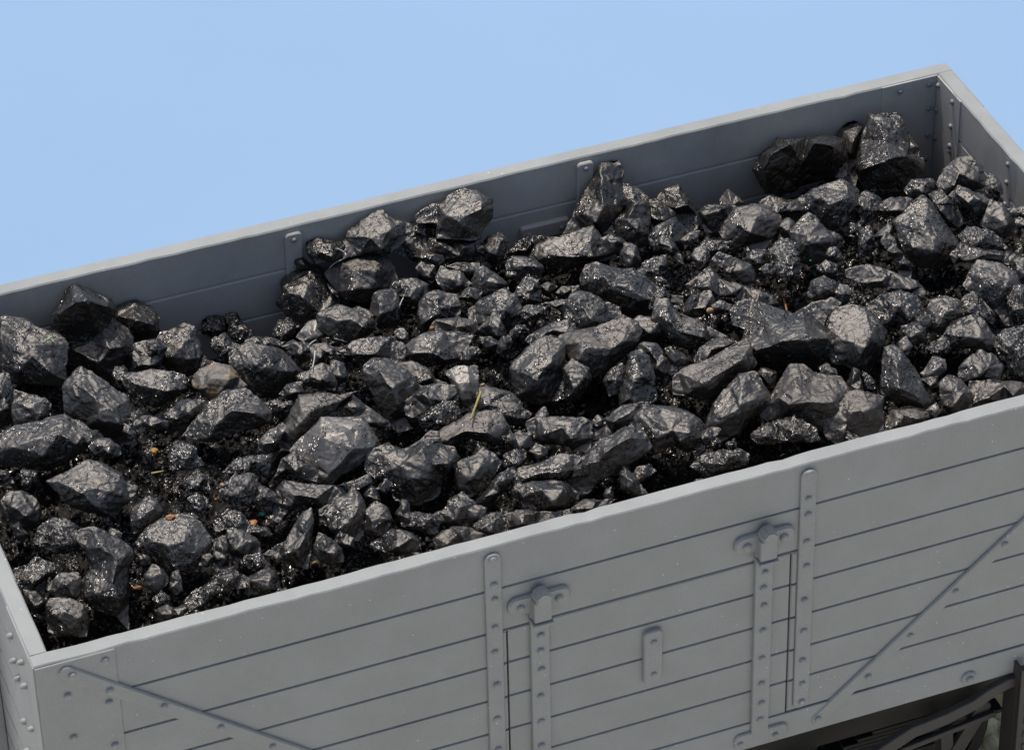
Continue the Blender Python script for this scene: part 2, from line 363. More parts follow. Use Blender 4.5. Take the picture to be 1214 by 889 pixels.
for ax in (1.10, 3.85):
    zc = RAILZ + WR
    for side, yf in ((1, .48), (-1, W - .48)):
        bm = bmesh.new(); lathe(bm, [(WR, -.06 * side), (WR, .05 * side), (WR + .03, .06 * side), (WR + .03, .09 * side), (WR - .07, .09 * side), (WR - .08, .05 * side), (.10, .04 * side), (.10, -.07 * side), (WR - .08, -.02 * side), (WR - .06, -.06 * side)], (ax, yf, zc))
        part('wheel', bm, SHADED)
        bm = bmesh.new(); box(bm, (ax - .11, yf - .14 * side - .1, zc - .13), (ax + .11, yf - .14 * side + .1, zc + .12), .02); part('axle_box', bm, SHADED)
        bm = bmesh.new(); yb = yf - .12 * side
        for sx in (-1, 1):
            plate(bm, bar((ax + sx * .36, ZB - .22), (ax + sx * .13, zc - .1), .07), 1, yb - .012, .024, .002)
        part('axle_guard', bm, SHADED)
        bm = bmesh.new()
        for q in range(5): box(bm, (ax - .46 + q * .07, yf - .14 * side - .04, zc + .13 + q * .022), (ax + .46 - q * .07, yf - .14 * side + .04, zc + .150 + q * .022), .003)
        part('leaf_spring', bm, SHADED)
    bm = bmesh.new(); lathe(bm, [(.06, 0), (.06, W - .96)], (ax, .48, zc), seg=16); part('axle', bm, SHADED)
for x0, s in ((-.03, -1), (L + .03, 1)):
    for y0 in (.34, W - .34):
        bm = bmesh.new(); lathe(bm, [(.09, 0), (.075, .22 * s), (.04, .22 * s), (.04, .42 * s), (.17, .43 * s), (.165, .46 * s), (.05, .475 * s)], (x0, y0, ZB - .16), 'x', 24); part('buffer', bm, BLACK)
# brake lever, guard and hanger on the near side (outside the solebar)
YL = -.005
def lp(px, py): return nr(px, py, YL)
def ribbon(pts, w0, w1):
    up, dn = [], []
    for i, p in enumerate(pts):
        a = pts[max(0, i - 1)]; b = pts[min(len(pts) - 1, i + 1)]; dx, dz = b[0] - a[0], b[1] - a[1]; l = math.hypot(dx, dz)
        w = (w0 + (w1 - w0) * i / (len(pts) - 1)) / 2; up.append((p[0] - dz / l * w, p[1] + dx / l * w)); dn.append((p[0] + dz / l * w, p[1] - dx / l * w))
    return up + dn[::-1]
bm = bmesh.new(); plate(bm, ribbon([(2.60, -2.08), (2.95, -1.93), (3.3, -1.79)] + [lp(*p) for p in ((1080, 863), (1120, 847), (1152, 831), (1172, 817), (1192, 806), (1215, 799), (1240, 792))], .075, .05), 1, YL, -.03, .004)
part('brake_lever', bm, BLACK)
g0 = lp(1207, 793); bm = bmesh.new()
box(bm, (g0[0] - .024, YL - .075, -2.32), (g0[0] + .026, YL - .040, g0[1] + .06), .003)
box(bm, (g0[0] - .024, YL - .040, -2.32), (g0[0] - .012, YL + .07, g0[1] + .06), .002)
guard = part('lever_guard', bm, BLACK)
bm = bmesh.new()
for q in range(9): box(bm, (g0[0] + .004, YL - .081, -1.62 - q * .075), (g0[0] + .022, YL - .0755, -1.585 - q * .075), .002)
part('ratchet_tooth_row', bm, BLACK, guard)
YH = .09
def hp(px, py): return nr(px, py, YH)
bm = bmesh.new(); plate(bm, bar(hp(1163, 834), hp(1120, 905), .068), 1, YH, -.03, .003); plate(bm, bar(hp(1120, 850), hp(1121, 905), .06), 1, YH - .002, -.02, .003)
plate(bm, bar(hp(1066, 880), hp(1172, 838), .03), 1, YH - .033, -.02, .003)
part('brake_hanger', bm, BLACK)
bm = bmesh.new(); box(bm, (2.7, .132, ZB - .10), (3.86, .158, ZB - .012), .003); part('solebar_flange', bm, paint('lit_strip_underframe', (.085, .078, .07), .6, .3, .3))  # paler colour stands in for light falling on this strip
bm = bmesh.new(); lathe(bm, [(.05, 0), (.05, .10), (.03, .11)], (3.30, .02, -1.86), seg=16); part('brake_pivot', bm, BLACK)

# ------------------------------------------------------------------ ground, ballast, backdrop
bm = bmesh.new(); nx, ny = 60, 46
gv = [[bm.verts.new((-14 + 30 * i / nx, -15 + 19 * j / ny, GROUND + random.gauss(0, .012))) for j in range(ny + 1)] for i in range(nx + 1)]
for i in range(nx):
    for j in range(ny): bm.faces.new((gv[i][j], gv[i + 1][j], gv[i + 1][j + 1], gv[i][j + 1]))
tag(obj('ground', bm, SAND), kind='structure')
for yr, lab in ((.48, 'steel rail under the near wheels of the wagon'), (W - .48, 'steel rail under the far wheels of the wagon')):
    bm = bmesh.new(); sec = [(-.07, 0), (.07, 0), (.07, .02), (.012, .035), (.012, .095), (.035, .105), (.035, .14), (-.035, .14), (-.035, .105), (-.012, .095), (-.012, .035), (-.07, .02)]
    A = [bm.verts.new((-3, yr + a, GROUND + b)) for a, b in sec]; B = [bm.verts.new((8.5, yr + a, GROUND + b)) for a, b in sec]
    for q in range(12): bm.faces.new((A[q], A[(q + 1) % 12], B[(q + 1) % 12], B[q]))
    bm.faces.new(A); bm.faces.new(B[::-1]); bmesh.ops.recalc_face_normals(bm, faces=bm.faces)
    tag(obj('rail', bm, STEEL), lab, 'rail')
prof = [(4.002, GROUND), (6, GROUND), (9, GROUND), (12, GROUND)] + [(12 + 3 * math.sin(a), GROUND + 3 - 3 * math.cos(a)) for a in [math.pi / 2 * k / 10 for k in range(1, 11)]] + [(15, GROUND + 4.5)]
bm = bmesh.new(); rows = [[bm.verts.new((-16 + 6 * i, y, z)) for i in range(9)] for y, z in prof]
for a, b in zip(rows, rows[1:]):
    for i in range(8): bm.faces.new((a[i], a[i + 1], b[i + 1], b[i])).smooth = True
tag(obj('sky', bm, SKYM), kind='structure')

# ------------------------------------------------------------------ numpy noise
def hash3(i, seed):
    h = (i[:, 0] * 374761393 + i[:, 1] * 668265263 + i[:, 2] * 2147483647 + seed * 974711).astype(np.int64) & 0xffffffff
    h = ((h ^ (h >> 13)) * 1274126177) & 0xffffffff; h = ((h ^ (h >> 16)) * 2246822519) & 0xffffffff
    return ((h ^ (h >> 15)) & 0xffffff) / float(0xffffff)
def noise(p, f, seed=0):
    q = p * f; i = np.floor(q).astype(np.int64); u = q - i; u = u * u * (3 - 2 * u); r = 0
    for dx in (0, 1):
        for dy in (0, 1):
            for dz in (0, 1):
                w = (u[:, 0] if dx else 1 - u[:, 0]) * (u[:, 1] if dy else 1 - u[:, 1]) * (u[:, 2] if dz else 1 - u[:, 2])
                r = r + w * hash3(i + np.array([dx, dy, dz]), seed)
    return r * 2 - 1
def fbm(p, f, o=3, seed=0): return sum(noise(p, f * 2 ** k, seed + k) * .5 ** k for k in range(o))

# ------------------------------------------------------------------ the heap of coal
FX = [0, .55, 1.1, 1.55, 1.8, 2.1, 2.6, 2.85, 3.15, 3.6, 3.9, 4.15, 4.6, 4.9]; FZ = [-.24, -.20, -.40, -.47, -.36, -.26, -.22, -.38, -.28, -.36, -.42, -.30, -.26, -.40]
def bed(x, y):
    """height of the heap's surface: low along the walls, humped along the middle"""
    zf = np.interp(x, FX, FZ); v = np.clip((y - T) / (W - 2 * T), 0, 1)
    zn = -.27; mid = -.10 + .03 * np.sin(x * 2.1)
    k = np.where(v < .45, 0, 1)
    a = np.clip(v / .45, 0, 1); b = np.clip((v - .45) / .55, 0, 1)
    z = np.where(k == 0, zn + (mid - zn) * np.sin(a * math.pi / 2), mid + (zf - mid) * (1 - np.cos(b * math.pi / 2)))
    e = np.clip((x - T) / .5, 0, 1)
    return z - .10 * (1 - e) ** 2 + .13 * np.clip((x - 4.35) / .5, 0, 1) * np.clip((2.0 - y) / .3, 0, 1)
def on_bed(px, py, lift=0, room=.04):
    v = view(px, py); z = -.2
    for _ in range(25):
        P = Cn + v * ((z - Cn[2]) / v[2]); z = .5 * z + .5 * (float(bed(P[0], P[1])) + lift)
    ym, xm = W - T - room, L - T - room          # lumps that rise against the far or right wall stand in front of it
    if P[1] > ym: P = Cn + v * ((ym - Cn[1]) / v[1])
    if P[0] > xm: P = Cn + v * ((xm - Cn[0]) / v[0])
    return P

HS, TILT, EDGE = 1.8, .22, .0085
def refine(bm, tgt, it=9):
    bmesh.ops.triangulate(bm, faces=bm.faces)
    for _ in range(it):
        es = [e for e in bm.edges if e.calc_length() > tgt]
        if not es: break
        bmesh.ops.subdivide_edges(bm, edges=es, cuts=1)
        bmesh.ops.triangulate(bm, faces=[f for f in bm.faces if len(f.verts) > 3])
def area2(P): x, y = P[:, 0], P[:, 1]; return .5 * abs(np.dot(x, np.roll(y, -1)) - np.dot(y, np.roll(x, -1)))
def lump_mesh(poly, ridge, flag, seed):
    rs = np.random.RandomState(seed); poly = np.array(poly, float); poly = poly.mean(0) + (poly - poly.mean(0)) * (1.17 if area2(poly) > 800 else 1.25)
    Rpx = math.sqrt(area2(poly) / math.pi); cen = poly.mean(0)
    C = on_bed(cen[0], cen[1], .02, min(.16, Rpx * .0034 * .9)); D = float(np.dot(C - Cn, -Zn)); mpp = D / FPX; R = Rpx * mpp
    # break each outline edge once, slightly off line
    # straight broken edges: drop outline points that barely turn the outline
    keep = list(range(len(poly))); tol = max(.7, Rpx * (.11 if Rpx < 26 else .065))
    while len(keep) > 5:
        dv = []
        for i in range(len(keep)):
            a, b, c = poly[keep[i - 1]], poly[keep[i]], poly[keep[(i + 1) % len(keep)]]; e_ = c - a
            dv.append(abs(e_[0] * (b - a)[1] - e_[1] * (b - a)[0]) / max(1e-6, np.hypot(*e_)))
        i = int(np.argmin(dv))
        if dv[i] > tol: break
        keep.pop(i)
    poly = poly[keep]
    out = []
    for a, b in zip(poly, np.roll(poly, -1, 0)):
        out.append(a); d = b - a; l = np.hypot(*d)
        if l > 4: out.append((a + b) / 2 + np.array([-d[1], d[0]]) / l * rs.normal(0, .022) * min(l, Rpx))
    out = np.array(out); n = len(out)
    if not ridge or len(ridge) < 2:
        base = [(p, .34) for p in ridge[:1]] if False else [(r[:2], r[2]) for r in ridge]
        for k in range(3):
            a = rs.uniform(0, 6.3) if k == 0 else a + 2.1 + rs.normal(0, .3)
            d = out - cen; ang = np.arctan2(d[:, 1], d[:, 0]); j = int(np.argmin(np.abs(np.angle(np.exp(1j * (ang - a))))))
            base.append((cen + (out[j] - cen) * rs.uniform(.35, .6), rs.uniform(.28, .5)))
        ridge = [(p[0], p[1], h) for p, h in base]
    pts = [Vector(p) for p in out] + [Vector((r[0], r[1])) for r in ridge]
    hs = [0.0] * n + [r[2] * rs.uniform(.9, 1.1) for r in ridge]
    V, E_, F, ov, _, _ = delaunay_2d_cdt(pts, [(i, (i + 1) % n) for i in range(n)], [], 1, 1e-4)
    h = [max([hs[i] for i in o]) if o else 0.0 for o in ov]
    Rh = min(Rpx, 46) * HS * (1.2 if flag == 'd' else 1)
    def W3(p, dep):     # point at image position p, dep metres behind the lump's middle plane
        dd = D + dep + (cen[1] - p[1]) * mpp * TILT; return Cn + view(p[0], p[1]) * dd
    bm = bmesh.new()
    top = [bm.verts.new(W3(V[i], -h[i] * Rh * mpp)) for i in range(len(V))]
    for f in F:
        try: bm.faces.new([top[i] for i in f])
        except ValueError: pass
    # back: two shrinking rings and a cap
    bd = [e for e in bm.edges if len(e.link_faces) == 1]
    nxt = {}
    for e in bd:
        f = e.link_faces[0]; l = [x for x in f.loops if x.edge == e][0]; nxt[l.vert] = l.link_loop_next.vert
    s = next(iter(nxt)); ring = [s]; cur = nxt[s]
    while cur != s and len(ring) < 200: ring.append(cur); cur = nxt.get(cur, s)
    idx = {v: i for i, v in enumerate(top)}
    def ringat(sc, dep):
        return [bm.verts.new(W3(cen + (np.array(V[idx[v]]) - cen) * sc * rs.uniform(.95, 1.02), dep * R * rs.uniform(.85, 1.15))) for v in ring]
    r1 = ringat(.99, .28); r2 = ringat(.66, .85); m = len(ring); cb = bm.verts.new(W3(cen, 1.0 * R))
    for A, Bq in ((ring, r1), (r1, r2)):
        for k in range(m): bm.faces.new((A[(k + 1) % m], A[k], Bq[k], Bq[(k + 1) % m]))
    for k in range(m): bm.faces.new((r2[(k + 1) % m], r2[k], cb))
    bmesh.ops.recalc_face_normals(bm, faces=bm.faces)
    refine(bm, max(EDGE, .0055) if Rpx > 12 else .0058)
    bmesh.ops.smooth_vert(bm, verts=bm.verts, factor=.22, use_axis_x=True, use_axis_y=True, use_axis_z=True)
    bm.normal_update()
    co = np.array([v.co for v in bm.verts]); nrm = np.array([v.normal for v in bm.verts])
    q = co + rs.uniform(-50, 50, 3)
    sc = min(R, .16)
    # broad warps, then chipped planes, then fracture grain
    co += nrm * (fbm(q, .9 / sc, 2, seed)[:, None] * .012 * sc)
    ctr = co.mean(0)
    for q_ in range(8):
        d = rs.normal(size=3); d += np.array([0, 0, .5]) - Zn * .2; d /= np.linalg.norm(d)
        s_ = (co - ctr) @ d; lim = s_.max() - rs.uniform(.015, .07) * sc * (1.8 if q_ < 4 else .8)
        ov_ = np.clip(s_ - lim, 0, None); co -= ov_[:, None] * .92 * d
    st = {'s': 1.7, 'g': .55, 'b': .9}.get(flag, 1.0)
    fs = {'s': 1.2, 'g': .5, 'b': .75}.get(flag, 1.0)
    for kk, cl, jt in ((max(10, min(120, int((R / .026) ** 2 * 1.2))), .0045, .26),):
        j = rs.choice(len(co), min(kk, len(co)), replace=False); sp_ = co[j]; sn = nrm[j] + rs.normal(0, jt, (len(j), 3)); sn /= np.linalg.norm(sn, axis=1, keepdims=True); sp_ = sp_ - sn * cl * .25
        near_s = np.argmin(((co[:, None] - sp_[None]) ** 2).sum(2), 1)          # fracture faces: each patch is drawn towards its own plane
        dn = np.einsum('ij,ij->i', nrm, sn[near_s]); dd_ = np.einsum('ij,ij->i', sp_[near_s] - co, sn[near_s]) / np.where(np.abs(dn) < .35, .35, dn)
        co += nrm * np.clip(dd_ * .85 * fs, -cl, cl * .12)[:, None]
    rid = 1 - np.abs(fbm(q, 28, 3, seed + 5)); co += nrm * ((rid - .6) * .0025 * st)[:, None]
    lay = rs.normal(size=3); lay /= np.linalg.norm(lay)          # bedding layers: shallow steps
    band = q @ lay * 26 + noise(q, 9, seed + 9) * 1.3; co += nrm * ((band - np.floor(band)) * .0022 * st - .001)[:, None]
    co += nrm * (fbm(q, 70, 2, seed + 3)[:, None] * .0019 * st)
    co[:, 1] = np.where(co[:, 2] < .012, np.clip(co[:, 1], T + .012, W - T - .016), co[:, 1])
    co[:, 0] = np.where(co[:, 2] < .012, np.clip(co[:, 0], T + .012, L - T - .016), co[:, 0])
    org = np.array(C)
    for v, c in zip(bm.verts, co - org): v.co = c
    for f in bm.faces: f.smooth = True
    return bm, org, Rpx

